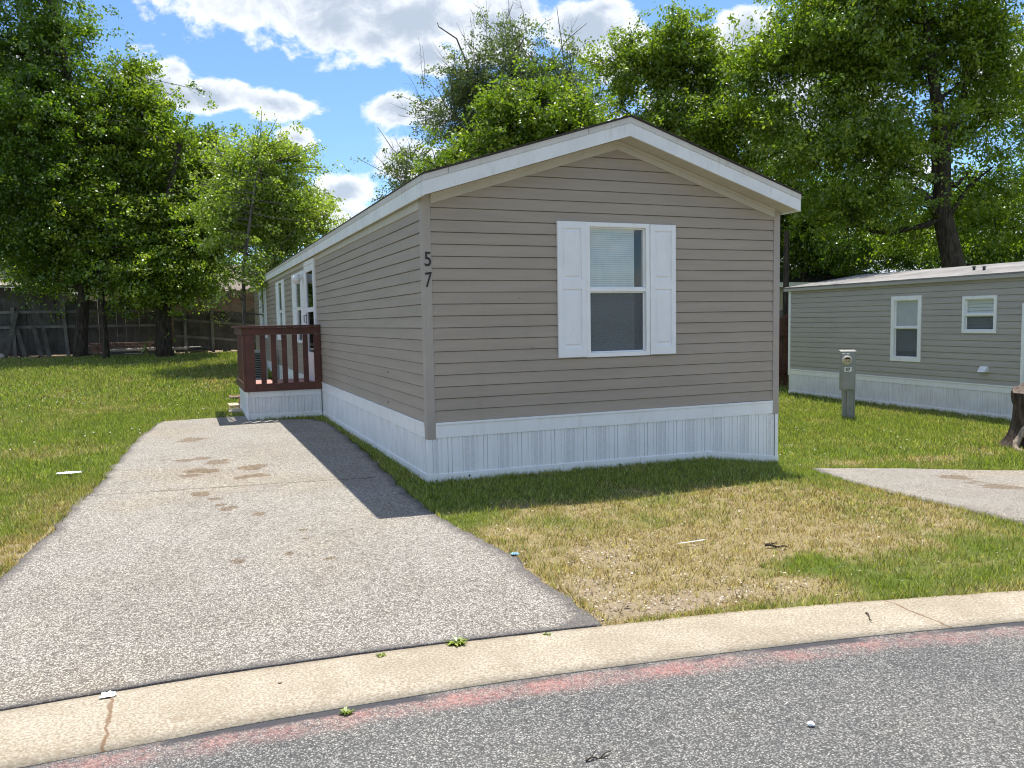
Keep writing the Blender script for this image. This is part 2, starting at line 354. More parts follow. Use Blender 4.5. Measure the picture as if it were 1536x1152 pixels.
patch(60, 800, .35, 1.0, .38, .1); patch(30, 840, .25, .7, .45, .45); patch(100, 620, 1.8, .9, .2); patch(30, 680, 1.4, .8, .25); patch(205, 600, .8, 1.2, .2); patch(330, 575, .7, 1.2, .25, .1)
patch(70, 735, 1.0, .7, .22); patch(180, 640, .5, 1.3, -.3); patch(330, 585, .5, 1.6, .15); patch(300, 600, 1.4, 1.2, -.2); patch(150, 560, 3, 2, -.15)
patch(360, 613, .45, .8, .3, .5); patch(200, 690, .2, 1.6, .1, .1); patch(130, 745, .18, 1.0, .15, .2)
def fields(x, y):
    x = np.asarray(x, float); y = np.asarray(y, float); sh = x.shape; p = np.stack([x.ravel(), y.ravel()], 1)
    n = (fbm(p*2.6, 5, 3)-.5).reshape(sh); n2 = (fbm(p*.5, 3, 9)-.5).reshape(sh)
    front = sm(-.8, -.2, x)*sm(4.6, 3.8, x)*sm(-.9, -1.5, y)
    dry = .17+.36*front+1.05*n+.4*n2; bare = np.zeros(sh)+.05+.45*n
    dry = dry-.20*sm(.2, -.6, np.abs(y+.5)-.5)*sm(-.6, 0, x)*sm(4.6, 4, x)
    for (a, b, rx, ry, dd, db) in PATCH:
        w = np.exp(-((x-a)/rx)**2-((y-b)/ry)**2); dry = dry+dd*w; bare = bare+db*w
    yard = sm(20.5, 22.2, y); bare = bare+.8*yard; 
    return np.clip(dry, 0, 1), np.clip(bare, 0, 1)
gx = spread(-13, 15, .14, 400); gy = spread(-5, 24, .14, 400)
X, Y = np.meshgrid(gx, gy, indexing='ij'); Z = T(X, Y)
Z = Z+.012*(fbm(np.stack([X.ravel(), Y.ravel()], 1)*1.5, 3, 5).reshape(X.shape)-.5)*sm(.2, .8, Y-curb_b(X))
Z = Z-.03*sm(.25, -.25, Y-curb_b(X)); dr, ba = fields(X, Y)
grid('ground', X, Y, Z, M['ground'], {'dry': dr, 'bare': ba})
# street
sx = np.concatenate([np.linspace(-60, -6, 60), np.linspace(-5.9, 6, 240), np.linspace(6.1, 60, 80)]); sd = np.array([0, .05, .1, .2, .35, .6, 1, 1.6, 2.5, 4, 6, 8.5])
X, Dd = np.meshgrid(sx, sd, indexing='ij'); Y = curb_f(X)-Dd; grid('street', X, Y, .002+.006*np.minimum(Dd, 4)/4+0*X, M['street'], {'dist': Dd})
# kerb: rolled concrete strip
st_ = np.array([0, 0.001, .15, .5, .8, .999, 1]); X, s_ = np.meshgrid(sx, st_, indexing='ij')
prof = np.interp(s_, [0, .001, .15, .5, .8, .999, 1], [-.05, .010, .014, .012, .008, .006, -.05])
yb_ = curb_b(X)+.012*(fbm(np.stack([X.ravel()*9, X.ravel()*0], 1), 3, 2).reshape(X.shape)-.5)
Y = yb_*(1-s_)+curb_f(X)*s_; grid('kerb', X, Y, prof, M['curb'], {'dist': s_})
# far side of the street (never seen, lights the shade)
# main drive
def LX(y): return np.interp(y, [-4.2, -3.7, -1.68, -.51, 1.53, 4.46, 6.29, 6.95], [-3.65, -3.55, -3.30, -3.17, -3.0, -2.84, -2.66, -2.52])
def RX(y): return np.interp(y, [-4.2, -3.96, -2.68, -1.31, 0, 1.58, 5.3, 5.95, 6.3, 7.2], [-.26, -.24, -.22, -.36, -.30, -.2, -.07, -.3, -1.15, -1.25])
def drive(name, LXf, RXf, y0f, y1f, na, nb, mat, stains):
    s, t = np.meshgrid(np.linspace(0, 1, na), np.linspace(0, 1, nb), indexing='ij')
    X = LXf(-3.8)*(1-t)+RXf(-3.8)*t; Y = None
    for _ in range(6):
        y0 = y0f(X); y1 = y1f(X); Y = y0*(1-s)+y1*s; X = LXf(Y)*(1-t)+RXf(Y)*t
    nz = lambda k, a: (fbm(np.stack([Y.ravel()*a, 0*Y.ravel()+k], 1), 4, k).reshape(Y.shape)-.5)
    X = X+(.12*nz(1, 4))*np.clip(1-t*8, 0, 1)+(.12*nz(2, 4))*np.clip(1-(1-t)*8, 0, 1)
    Z = T(X, Y)+.012
    edge = np.clip(1-t*14, 0, 1)+np.clip(1-(1-t)*14, 0, 1)+np.clip(1-s*70, 0, 1)*.95
    st = np.zeros(X.shape)
    for (px, py, r, a) in stains:
        r = r*.85
        q = G(px, py, .012); ang = random.uniform(-.5, .5)
        for k in range(3):
            ox, oy = random.uniform(-.6, .6)*r, random.uniform(-.6, .6)*r
            st = np.maximum(st, a*np.exp(-((X-q[0]-ox)/r)**2-((Y-q[1]-oy)/(r*1.1))**2))
    # skirt row
    b = .05
    X = np.pad(X, 1, 'edge'); Y = np.pad(Y, 1, 'edge'); Z = np.pad(Z, 1, 'edge'); edge = np.pad(edge, 1, 'edge'); st = np.pad(st, 1, 'edge')
    Z[0] -= b; Z[-1] -= b; Z[:, 0] -= b; Z[:, -1] -= b
    grid(name, X, Y, Z, mat, {'edge': edge, 'stain': st})
STN = [(360, 841, .055, 1), (437, 830, .045, .8), (457, 808, .035, .8), (455, 795, .035, .8), (345, 762, .08, .9), (330, 757, .06, .8), (385, 771, .08, .7), (300, 706, .17, .8), (285, 714, .12, .7), (375, 702, .18, .8), (365, 716, .12, .8), (310, 740, .12, .7), (322, 748, .07, .7), (250, 735, .10, .45), (545, 828, .05, .5), (495, 838, .05, .6), (470, 836, .05, .5), (300, 658, .3, .55), (340, 690, .25, .6), (395, 712, .12, .6), (240, 690, .2, .4), (520, 655, .15, .4), (290, 690, .2, .6)]
drive('driveway', LX, RX, lambda x: curb_b(x)+.015, lambda x: 6.95+.12*(x+2), 420, 130, M['drive'], STN)
def LX2(y): return np.interp(y, [-5.2, -4.9, -3.46, -2.55, -1.4, -.42], [3.15, 3.2, 3.52, 3.68, 3.95, 4.30])
def far2(x): return np.interp(x, [3, 4.32, 5.27, 6.41, 8, 12], [-.38, -.42, -.78, -1.40, -2.1, -3.6])
drive('neighbour_driveway', LX2, lambda y: 9.0+0*np.asarray(y), lambda x: curb_b(x)+.015, far2, 160, 160, M['drive'], [(1440, 716, .2, .7), (1470, 725, .18, .5), (1500, 728, .25, .6), (1420, 742, .1, .3)])

def in_drive(x, y):
    a = (x > LX(y)-.01) & (x < RX(y)+.0) & (y < 6.95+.12*(x+2)) & (y < 7.1)
    b = (x > LX2(y)) & (x < 9) & (y < far2(x)); return a | b
NB0 = np.array([11.42, 8.05]); NBd = np.array([11.02-11.42, 2.115-8.05]); NBL = np.hypot(*NBd); NBd = NBd/NBL; NBn = np.array([NBd[1], -NBd[0]]); 
if NBn[0] > 0: NBn = -NBn
def in_build(x, y):
    a = (x > -.02) & (x < CW+.02) & (y > -.02) & (y < HL); b = (x > -1.22) & (x < 0) & (y > 6.32) & (y < 8.4)
    rx = (x-NB0[0])*NBd[0]+(y-NB0[1])*NBd[1]; rn = (x-NB0[0])*NBn[0]+(y-NB0[1])*NBn[1]
    c = (rx > 0) & (rn < 0.0) & (rn > -4.4); return a | b | c
# ------------------------------------------------------------------ grass
def blades(n, x0, x1, y0, y1, dmin, dmax, h, w, keep=1.0, lean=.5):
    x = rng.uniform(x0, x1, n); y = rng.uniform(y0, y1, n); dx = x-CX; dy = y-CY; d = np.hypot(dx, dy)
    ang = np.arctan2(dx, dy)-YAW; ok = (d > dmin) & (d <= dmax) & (np.abs(ang) < .72)
    ragged = .05*fbm(np.stack([x*7, y*7], 1), 2, 4)
    ok &= (y > curb_b(x)+.03-ragged) & ~in_drive(x+.03*np.sign(LX(y)-x), y) & ~in_build(x, y) & (y < 21.6)
    x = x[ok]; y = y[ok]; dry, bare = fields(x, y)
    clump = fbm(np.stack([x*14, y*14], 1), 2, 21)
    k = rng.random(len(x)) < (1-.93*sm(.25, .6, bare))*(.45+.9*sm(.3, .65, clump)); x = x[k]; y = y[k]; dry = dry[k]; clump = clump[k]
    N = len(x); z = T(x, y)-.004
    hh = h*(.35+1.1*rng.random(N)**1.4)*(1.2-.45*dry)*(.45+1.15*clump); ww = w*(.6+.8*rng.random(N)); a = rng.uniform(0, 2*PI, N); la = rng.uniform(0, 2*PI, N); ll = lean*hh*rng.random(N)*1.6
    tx = x+ll*np.cos(la); ty = y+ll*np.sin(la); V = np.zeros((N, 3, 3))
    V[:, 0] = np.stack([x-np.cos(a)*ww/2, y-np.sin(a)*ww/2, z], 1); V[:, 1] = np.stack([x+np.cos(a)*ww/2, y+np.sin(a)*ww/2, z], 1); V[:, 2] = np.stack([tx, ty, z+hh*.9], 1)
    dd = np.clip((dry+rng.normal(0, .30, N)-.30)*1.9, 0, 1); v = rng.random(N)
    return V.reshape(-1, 3), np.repeat(dd, 3), np.repeat(v, 3)
B = [blades(520000, -.6, 7, -4.9, 2, 0, 6.6, .034, .0055), blades(300000, -6, -2.8, -4, 3, 0, 9.5, .040, .007), blades(420000, -.6, 9, -3.8, 4, 6.6, 10.5, .038, .008),
     blades(520000, -11, 0, -2, 10.5, 9.5, 17.5, .045, .012), blades(260000, 4, 12, -2, 9, 10.5, 18, .05, .012), blades(300000, -15, 1, 9, 21.6, 17.5, 31, .06, .022), blades(50000, 4, 13, 5, 13, 18, 24, .06, .02)]
def tufts(x, y, h, w, spread=.02):
    n_ = 9; x = np.repeat(x, n_)+rng.normal(0, spread, len(x)*n_); y = np.repeat(y, n_)+rng.normal(0, spread, len(y)*n_); N = len(x); dry, _ = fields(x, y)
    a = rng.uniform(0, 2*PI, N); hh = h*rng.uniform(.3, 1.2, N); ww = w*rng.uniform(.6, 1.4, N); z = T(x, y); la = rng.uniform(0, 2*PI, N); V = np.zeros((N, 3, 3))
    V[:, 0] = np.stack([x-np.cos(a)*ww/2, y-np.sin(a)*ww/2, z], 1); V[:, 1] = np.stack([x+np.cos(a)*ww/2, y+np.sin(a)*ww/2, z], 1); V[:, 2] = np.stack([x+.6*hh*np.cos(la), y+.6*hh*np.sin(la), z+hh], 1)
    return V.reshape(-1, 3), np.repeat(np.clip((dry+rng.normal(0, .3, N)-.35)*1.9, 0, 1), 3), np.repeat(rng.random(N), 3)
u = rng.uniform(0, CW, 260); B.append(tufts(u, -.05-.04*rng.random(260), .065, .006)); u = rng.uniform(.1, 5.9, 260); B.append(tufts(-.06-.05*rng.random(260), u, .06, .006))
u = rng.uniform(-3.9, 1.5, 220); B.append(tufts(RX(u)+.02+.03*rng.random(220), u, .05, .005)); u = rng.uniform(-3.5, 6.5, 420); B.append(tufts(LX(u)-.03-.04*rng.random(420), u, .06, .007))
u = rng.uniform(-.2, 4.2, 300); B.append(tufts(u, curb_b(u)+.01+.03*rng.random(300), .045, .0045)); u = rng.uniform(4.3, 8.5, 260); B.append(tufts(u, far2(u)+.03, .06, .006)); u = rng.uniform(-4.6, -.5, 200); B.append(tufts(LX2(u)-.03, u, .05, .005))
u = rng.uniform(0, 7, 320); B.append(tufts(NB0[0]+NBd[0]*u+NBn[0]*.05, NB0[1]+NBd[1]*u+NBn[1]*.05, .09, .010))
gx_ = rng.uniform(-.3, 4.2, 900); gy_ = rng.uniform(-4.4, -.4, 900); ok = (gy_ > curb_b(gx_)+.05) & ~in_drive(gx_, gy_); B.append(tufts(gx_[ok], gy_[ok], .065, .005, .012))
gx_ = rng.uniform(-9, -2.7, 1600); gy_ = rng.uniform(-3, 12, 1600); ok = ~in_drive(gx_, gy_); B.append(tufts(gx_[ok], gy_[ok], .08, .009, .02))
V = np.concatenate([b[0] for b in B]); print('blades', len(V)//3)
g = bigmesh('grass', V, 3, M['grass'], None, {'dry': np.concatenate([b[1] for b in B]), 'v': np.concatenate([b[2] for b in B])})
tag(g, 'short green and straw coloured lawn grass around the two homes', 'grass', kind='stuff')
# dry flakes, chips and leaf litter in the bare turf
n = 90000; x = rng.uniform(-.4, 8, n); y = rng.uniform(-4.9, 1, n); dry, bare = fields(x, y)
ok = (y > curb_b(x)+.02) & ~in_drive(x, y) & ~in_build(x, y) & (rng.random(n) < .06+.9*sm(.22, .55, bare)+.15*sm(.5, 1, dry)); x = x[ok]; y = y[ok]; N = len(x)
n2 = 900; x2 = rng.uniform(-8, -1, n2); y2 = rng.uniform(-3, 21, n2); ok = ~in_drive(x2, y2) & ~in_build(x2, y2) & (y2 > curb_b(x2)); x = np.concatenate([x, x2[ok]]); y = np.concatenate([y, y2[ok]]); N = len(x)
a = rng.uniform(0, 2*PI, N); L = rng.uniform(.003, .016, N)*rng.uniform(.6, 1, N); W_ = L*rng.uniform(.15, .6, N); z = T(x, y)+rng.uniform(.003, .02, N); ca, sa = np.cos(a), np.sin(a); tz = rng.normal(0, .3, (N, 2))
V = np.zeros((N, 4, 3))
for k, (du, dv) in enumerate([(-1, 0), (0, -1), (1, 0), (0, 1)]):
    V[:, k] = np.stack([x+du*L*ca-dv*W_*sa, y+du*L*sa+dv*W_*ca, z+du*L*tz[:, 0]*.6+dv*W_*tz[:, 1]*.6+.002], 1)
o = bigmesh('leaf_litter', V.reshape(-1, 3), 4, M['flake'], None, {'v': np.repeat(rng.random(N)**1.8, 4)}); tag(o, 'pale dry leaf and wood chip litter in the worn turf', 'litter', kind='stuff')
# clover heads
n = 260; x = np.concatenate([rng.uniform(-7, -1.3, n), rng.uniform(4.5, 10, n//3)]); y = np.concatenate([rng.uniform(4, 14, n), rng.uniform(0, 6, n//3)]); ok = ~in_drive(x, y) & ~in_build(x, y) & (fbm(np.stack([x, y], 1)*.9, 2, 33) > .5); x = x[ok]; y = y[ok]
V = []
for xx, yy in zip(x, y):
    r = random.uniform(.006, .014); c = np.array([xx, yy, float(T(xx, yy))+.05]); o6 = [c+np.array(d)*r for d in ((1, 0, 0), (0, 1, 0), (-1, 0, 0), (0, -1, 0), (0, 0, 1), (0, 0, -1))]
    for (i, j, k) in ((0, 1, 4), (1, 2, 4), (2, 3, 4), (3, 0, 4), (1, 0, 5), (2, 1, 5), (3, 2, 5), (0, 3, 5)): V += [o6[i], o6[j], o6[k]]
o = bigmesh('clover_flowers', np.array(V), 3, M['clover']); tag(o, 'small white clover flower heads dotted over the green lawn', 'flowers', kind='stuff')

# ------------------------------------------------------------------ wall systems
def wallsys(O, U, Nn):
    O = np.array(O, float); U = np.array(U, float); Nn = np.array(Nn, float)
    return lambda u, z, d=0.0: O+U*u+Nn*d+np.array([0, 0, z])
def clip(poly, f):
    out = []
    for i in range(len(poly)):
        a, b = poly[i], poly[(i+1) % len(poly)]; fa, fb = f(a), f(b)
        if fa >= 0: out.append(a)
        if (fa >= 0) != (fb >= 0):
            t = fa/(fa-fb); out.append((a[0]+(b[0]-a[0])*t, a[1]+(b[1]-a[1])*t))
    return out
def siding(W, L, z0, n, c, holes=(), top=(), dutch=False, ztop=None):
    mb = MB(); lap = .013; sd_ = random.uniform(0, 90)
    def wob(u, zc): return .0045*(float(vnoise(np.array([[u*.55+sd_, zc*3.1]]), 5)[0])-.5), .006*(float(vnoise(np.array([[u*.8+sd_, zc*1.7+7]]), 6)[0])-.5)
    bands = [(0, c*.55, lap, .0105), (c*.55, c*.70, .0105, .0045), (c*.70, c-.006, .0045, .003), (c-.006, c, .003, -.008)] if dutch else [(0, c-.007, lap, .003), (c-.006, c, .003, -.006)]
    for k in range(n):
        zk = z0+k*c; cache = {}
        def wv_(u):
            if u not in cache: cache[u] = wob(u, z0+k*c) if L < 30 else (0, 0)
            return cache[u]
        for bi, (a, b, da, db) in enumerate([(-1e-4, 0, -.009, lap)]+bands):
            za, zb = zk+a, zk+b
            if ztop and za > ztop: continue
            us = sorted({0, L}|{u for h in holes for u in h[:2]}|{.55*q_+.13 for q_ in range(int(L/.55))}); zs = sorted({za, zb}|{z for h in holes for z in h[2:] if za < z < zb})
            for i in range(len(us)-1):
                for j in range(len(zs)-1):
                    um, zm = (us[i]+us[i+1])/2, (zs[j]+zs[j+1])/2
                    if any(h[0] < um < h[1] and h[2] < zm < h[3] for h in holes): continue
                    poly = [(us[i], zs[j]), (us[i+1], zs[j]), (us[i+1], zs[j+1]), (us[i], zs[j+1])]
                    for f in top: poly = clip(poly, f) if poly else poly
                    if ztop: poly = clip(poly, lambda q: ztop-q[1])
                    if len(poly) >= 3: mb.add([W(u, z+wv_(round(u, 3))[0], da+(db-da)*(z-za)/(zb-za)+wv_(round(u, 3))[1]+.003) for u, z in poly], [tuple(range(len(poly)))])
    for k in range(0, n-1, 2):
        if L > 6:
            u = random.uniform(1, 3.4)
            while u < L-1:
                z0_ = z0+k*c
                if not any(h[0]-.1 < u < h[1]+.1 for h in holes): mb.add([W(u, z0_+.002, .0185), W(u+.0035, z0_+.002, .0185), W(u+.0035, z0_+c-.01, .0085), W(u, z0_+c-.01, .0085)], [(0, 1, 2, 3)])
                u += 3.66
    return mb
def skirting(W, L, zb0, zt0, zbf=None, start=0.0):
    """ribbed vinyl skirt; slot 1 = perforated strips"""
    mb = MB(); P_ = .370
    segs = [(0, .05, .006, 1), (.05, .062, .013, 0), (.062, .10, .006, 1), (.10, .125, .013, 0), (.125, .138, .006, 0), (.138, .195, .012, 0), (.195, .20, .0, 0), (.20, .235, .011, 0), (.235, .243, .0, 0), (.243, .30, .012, 0), (.30, .318, .006, 0), (.318, .345, .012, 0), (.345, .355, .004, 0), (.355, .370, .013, 0)]
    u = -start; prev = None
    while u < L:
        for a, b, d, m in segs:
            u0, u1 = max(0, u+a), min(L, u+b)
            if u1 <= u0: continue
            z0, z1 = (zbf(u0), zbf(u1)) if zbf else (zb0, zb0)
            mb.add([W(u0, z0, d), W(u1, z1, d), W(u1, zt0, d), W(u0, zt0, d)], [(0, 1, 2, 3)], m)
            if prev is not None and abs(prev-d) > 1e-5: mb.add([W(u0, z0, prev), W(u0, z0, d), W(u0, zt0, d), W(u0, zt0, prev)], [(0, 1, 2, 3)], 0)
            prev = d
        u += P_
    return mb
def strip(W, pts, h, d0, d1):
    mb = MB()
    for (u0, z0), (u1, z1) in zip(pts[:-1], pts[1:]):
        mb.wpoly(W, [(u0, z0), (u1, z1), (u1, z1+h), (u0, z0+h)], d0, d1)
    return mb
def digit_mesh(ch, W, u, z, h, d, mat, parent, bold=0.0, name='house_digit', xs=1.0, shear=0):
    cu = bpy.data.curves.new('t', 'FONT'); cu.body = ch; cu.size = 1; cu.extrude = 0; cu.offset = bold
    o = bpy.data.objects.new('t', cu); COL.objects.link(o); dg = bpy.context.evaluated_depsgraph_get()
    me = bpy.data.meshes.new_from_object(o.evaluated_get(dg)); bpy.data.objects.remove(o)
    v = np.array([q.co[:] for q in me.vertices]); mn, mx = v.min(0), v.max(0); sc = h/(mx[1]-mn[1]); org = org_of(parent)
    N = len(v); mb = MB(); q = (v-mn)*sc; w = q[:, 0].max()
    q0 = [W(u+(a-w/2)*xs, z+b+shear*a, d) for a, b, _ in q]; q1 = [W(u+(a-w/2)*xs, z+b+shear*a, d-.006) for a, b, _ in q]
    fs = [tuple(p.vertices) for p in me.polygons]; fs2 = list(fs)
    from collections import Counter
    ec = Counter(); dirs = {}
    for f in fs:
        for i in range(len(f)): a, b = f[i], f[(i+1) % len(f)]; ec[frozenset((a, b))] += 1; dirs[frozenset((a, b))] = (a, b)
    for e, c in ec.items():
        if c == 1: a, b = dirs[e]; fs2.append((b, a, a+N, b+N))
    mb.add(q0+q1, fs2); bpy.data.meshes.remove(me); return mb.build(name, mat, parent)

def window(parent, W, u0, u1, z0, z1, zm, fw=.045, blind='full', deep=.07, proud=.03, screen=True, glass='glass', slat=.022, po=0.0, label=None, sidegap=0.0, zblind=None):
    """double hung window set in an opening of the siding"""
    mb = MB()
    for a in ((u0, u0+fw, z0, z1), (u1-fw, u1, z0, z1), (u0+fw, u1-fw, z1-fw, z1), (u0+fw, u1-fw, z0, z0+fw)): mb.wbox(W, *a, -deep, proud)
    mb.wbox(W, u0+fw, u1-fw, zm-.018, zm+.018, -.03, proud-.010)
    # inner sash beads
    b = .014
    for (za, zb, d) in ((zm+.018, z1-fw, po-.005), (z0+fw, zm-.018, po-.015)):
        for a in ((u0+fw, u0+fw+b, za, zb), (u1-fw-b, u1-fw, za, zb), (u0+fw+b, u1-fw-b, za, za+b), (u0+fw+b, u1-fw-b, zb-b, zb)): mb.wbox(W, *a, -.05, d)
    fr = mb.build('window_frame', M['white'], parent, .003)
    if label: fr['label'] = label
    MB().wbox(W, u0+fw, u1-fw, zm+.02, z1-fw, po-.024, po-.020).build('upper_pane', M[glass], fr)
    MB().wbox(W, u0+fw, u1-fw, z0+fw, zm-.02, po-.036, po-.032).build('lower_pane', M[glass], fr)
    if screen: MB().wbox(W, u0+fw+.01, u1-fw-.01, z0+fw+.01, zm-.02, po-.0235, po-.0225).build('insect_screen', M['screen'], fr)
    if blind:
        bl = MB(); z = z1-fw-.03; zb = z0+fw+.03 if zblind is None else zblind
        while z > zb:
            ub = u1-fw-sidegap
            bl.add([W(u0+fw+.008, z, -.056), W(ub, z, -.056), W(ub, z-slat*.93, -.050), W(u0+fw+.008, z-slat*.93, -.050)], [(0, 1, 2, 3)]); z -= slat
        bl.wbox(W, u0+fw+.008, u1-fw-sidegap, z1-fw-.03, z1-fw, -.075, -.046)
        bl.build('blind', M['blind'], fr)
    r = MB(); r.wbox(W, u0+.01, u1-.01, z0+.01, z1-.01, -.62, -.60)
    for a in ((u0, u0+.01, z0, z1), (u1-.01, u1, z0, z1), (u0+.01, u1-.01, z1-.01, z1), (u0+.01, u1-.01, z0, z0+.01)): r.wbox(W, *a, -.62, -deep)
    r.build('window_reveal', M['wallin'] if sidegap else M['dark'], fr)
    return fr
def shutter(parent, W, u0, u1, z0, z1, zm=None, D=.040):
    mb = MB(); e = .055; zm = zm or z0+(z1-z0)*.54
    mb.wbox(W, u0, u1, z0, z1, .012, D-.012)
    for a in ((u0, u0+e, z0, z1), (u1-e, u1, z0, z1), (u0+e, u1-e, z1-.07, z1), (u0+e, u1-e, z0, z0+.10), (u0+e, u1-e, zm-.05, zm+.05)): mb.wbox(W, *a, D-.013, D)
    for za, zb in ((z0+.10, zm-.05), (zm+.05, z1-.07)):   # raised panels
        g_ = .022; a0, a1, b0, b1 = u0+e+g_, u1-e-g_, za+g_, zb-g_; c_ = .018
        o_ = [(a0, b0), (a1, b0), (a1, b1), (a0, b1)]; i_ = [(a0+c_, b0+c_), (a1-c_, b0+c_), (a1-c_, b1-c_), (a0+c_, b1-c_)]
        mb.add([W(u, z, D-.012) for u, z in o_]+[W(u, z, D-.001) for u, z in i_], [(4, 5, 6, 7), (0, 1, 5, 4), (1, 2, 6, 5), (2, 3, 7, 6), (3, 0, 4, 7)])
    return mb.build('shutter', M['shutter'], parent, .0025)

# ------------------------------------------------------------------ the taupe home, number 57
H = thing('mobile_home', (CW/2, HL/2, 0), 'taupe lap sided mobile home with white skirting and the number 57', 'mobile home')
WF = wallsys((0, 0, 0), (1, 0, 0), (0, -1, 0)); WL = wallsys((0, HL, 0), (0, -1, 0), (-1, 0, 0))   # u on left wall runs from the back to the front
WR = wallsys((CW, 0, 0), (0, 1, 0), (1, 0, 0)); WB = wallsys((CW, HL, 0), (-1, 0, 0), (0, 1, 0))
ZA = 3.40; SL = .311; OH = .286; OX = .075; ZE = ZA-SL*CW/2      # soffit level at ridge / at wall
EX = OX
gab = [lambda q: ZE+SL*q[0]-q[1], lambda q: ZE+SL*(CW-q[0])-q[1]]
wu0, wu1, wz0, wz1, wzm = 1.715, 2.475, 1.165, 2.555, 1.862
side = lambda y: HL-y
lwin = [(7.93, 9.72, 8.45, 9.2), (11.15, 12.80, 11.62, 12.32), (15.35, 17.45, 16.0, 16.8)]   # shutters' outer limits and the sash between
door_y = (6.66, 7.80); dz0, dz1 = .60, 2.69
hf = [(wu0, wu1, wz0, wz1)]
hl = [(side(b), side(a), 1.20, 2.57) for (_, _, a, b) in lwin]+[(side(door_y[1]), side(door_y[0]), .55, dz1)]
siding(WF, CW, ZB, 26, CO, hf, gab).build('front_siding', M['siding'], H)
siding(WL, HL, ZB, 19, CO, hl, [], ztop=ZE).build('left_siding', M['siding'], H)
siding(WR, HL, ZB, 19, CO, [], [], ztop=ZE).build('right_siding', M['siding'], H)
siding(WB, CW, ZB, 26, CO, [], gab).build('back_siding', M['siding'], H)
for (x, y, sx_, sy_) in ((0, 0, -1, -1), (CW, 0, 1, -1), (0, HL, -1, 1), (CW, HL, 1, 1)):
    mb = MB(); w = .088; t_ = .020; zt = ZE+.05; zb = ZB-.165
    xa, xb = sorted((x+sx_*t_, x-sx_*(w-t_))); ya, yb = sorted((y+sy_*t_, y+sy_*.001)); mb.box(xa, xb, ya, yb, zb, zt)
    xa, xb = sorted((x+sx_*t_, x+sx_*.001)); ya, yb = sorted((y+sy_*.0, y-sy_*(w-t_))); mb.box(xa, xb, ya, yb, zb, zt)
    mb.build('corner_trim', M['trim'], H, .004)
# belt between siding and skirt
for W, L in ((WF, CW), (WL, HL), (WR, HL), (WB, CW)):
    mb = MB(); a, b = .068, L-.068
    mb.wbox(W, a, b, ZB-.155, ZB-.028, .0, .021); mb.wbox(W, a, b, ZB-.0275, ZB-.004, .0, .030)
    mb.build('belt_trim', M['white'], H, .003)
zb_f = lambda u: np.interp(u, [0, 3.22, 4.19], [.0, -.023, -.155])
skirting(WF, CW, -.05, ZB-.14, lambda u: zb_f(u)-.02, start=.01).build('front_skirting', [M['white'], M['vent']], H)
skirting(WL, HL, -.05, ZB-.14, start=.15).build('left_skirting', [M['white'], M['white2']], H)
skirting(WR, HL, -.25, ZB-.14).build('right_skirting', [M['white'], M['vent']], H)
skirting(WB, CW, -.05, ZB-.14).build('back_skirting', [M['white'], M['vent']], H)
mb = MB()
for u0, u1 in ((-.022, 1.43), (1.433, 2.35), (2.353, 3.22), (3.222, 3.9), (3.902, 4.21)):
    mb.wpoly(WF, [(u0, zb_f(u0)-.03), (u1, zb_f(u1)-.03), (u1, zb_f(u1)+.085), (u0, zb_f(u0)+.085)], .0, .022)
mb.build('front_bottom_rail', M['white'], H, .003)
mb = MB(); [mb.wbox(WL, a, b, -.03, .082, 0, .020) for a, b in ((0, 9), (9.002, 12.8), (12.802, 15.6), (15.602, HL))]
mb.build('left_bottom_rail', M['white'], H, .003)
for x_, y_, zb_ in ((0, 0, -.03), (CW, 0, -.19)):
    sg = -1 if x_ == 0 else 1; a_, b_ = sorted((x_+sg*.0165, x_-sg*.03)); MB().box(a_, b_, -.0165, .03, zb_, ZB-.14).build('skirt_corner', M['white'], H, .003)
# bolt heads on the bottom rail
for u, z in ((.06, .02), (.40, .045), (2.1, .01), (1.55, .012)): MB().tube([WF(u, z, .018), WF(u, z, .030)], .010, 8).build('skirt_bolt', M['black'], H)
# frieze under soffit
mb = MB(); fr_h = .092
for s_ in (0, 1):
    A = (.07, ZE+SL*.07) if s_ == 0 else (CW/2, ZA); B_ = (CW/2, ZA) if s_ == 0 else (CW-.07, ZE+SL*.07)
    mb.wpoly(WF, [(A[0], A[1]-fr_h), (B_[0], B_[1]-fr_h), B_, A], .0, .024)
    mb.wpoly(WF, [(A[0], A[1]-.035), (B_[0], B_[1]-.035), B_, A], .0245, .038)
mb.build('frieze', M['almond'], H, .002)
mb = MB(); mb.wbox(WL, .06, HL-.07, ZE-.115, ZE-.01, 0, .022); mb.wbox(WR, .07, HL-.06, ZE-.115, ZE-.01, 0, .022); mb.build('eave_frieze', M['almond'], H, .002)
# roof: shingle slabs, soffit, fascia
def zr(x, off): return ZA+off-SL*abs(x-CW/2)
R_ = MB(); th = .175
for s_ in (-1, 1):
    xe = CW/2+s_*(CW/2+EX+.012); y0, y1 = -OH-.014, HL+OH+.014; xm = CW/2
    b = [(xm, y0), (xe, y0), (xe, y1), (xm, y1)] if s_ > 0 else [(xe, y0), (xm, y0), (xm, y1), (xe, y1)]
    R_.hexa([(x, y, zr(x, th)) for x, y in b], [(x, y, zr(x, th+.014)) for x, y in b])
rf = R_.build('roof', M['shingle'], H)
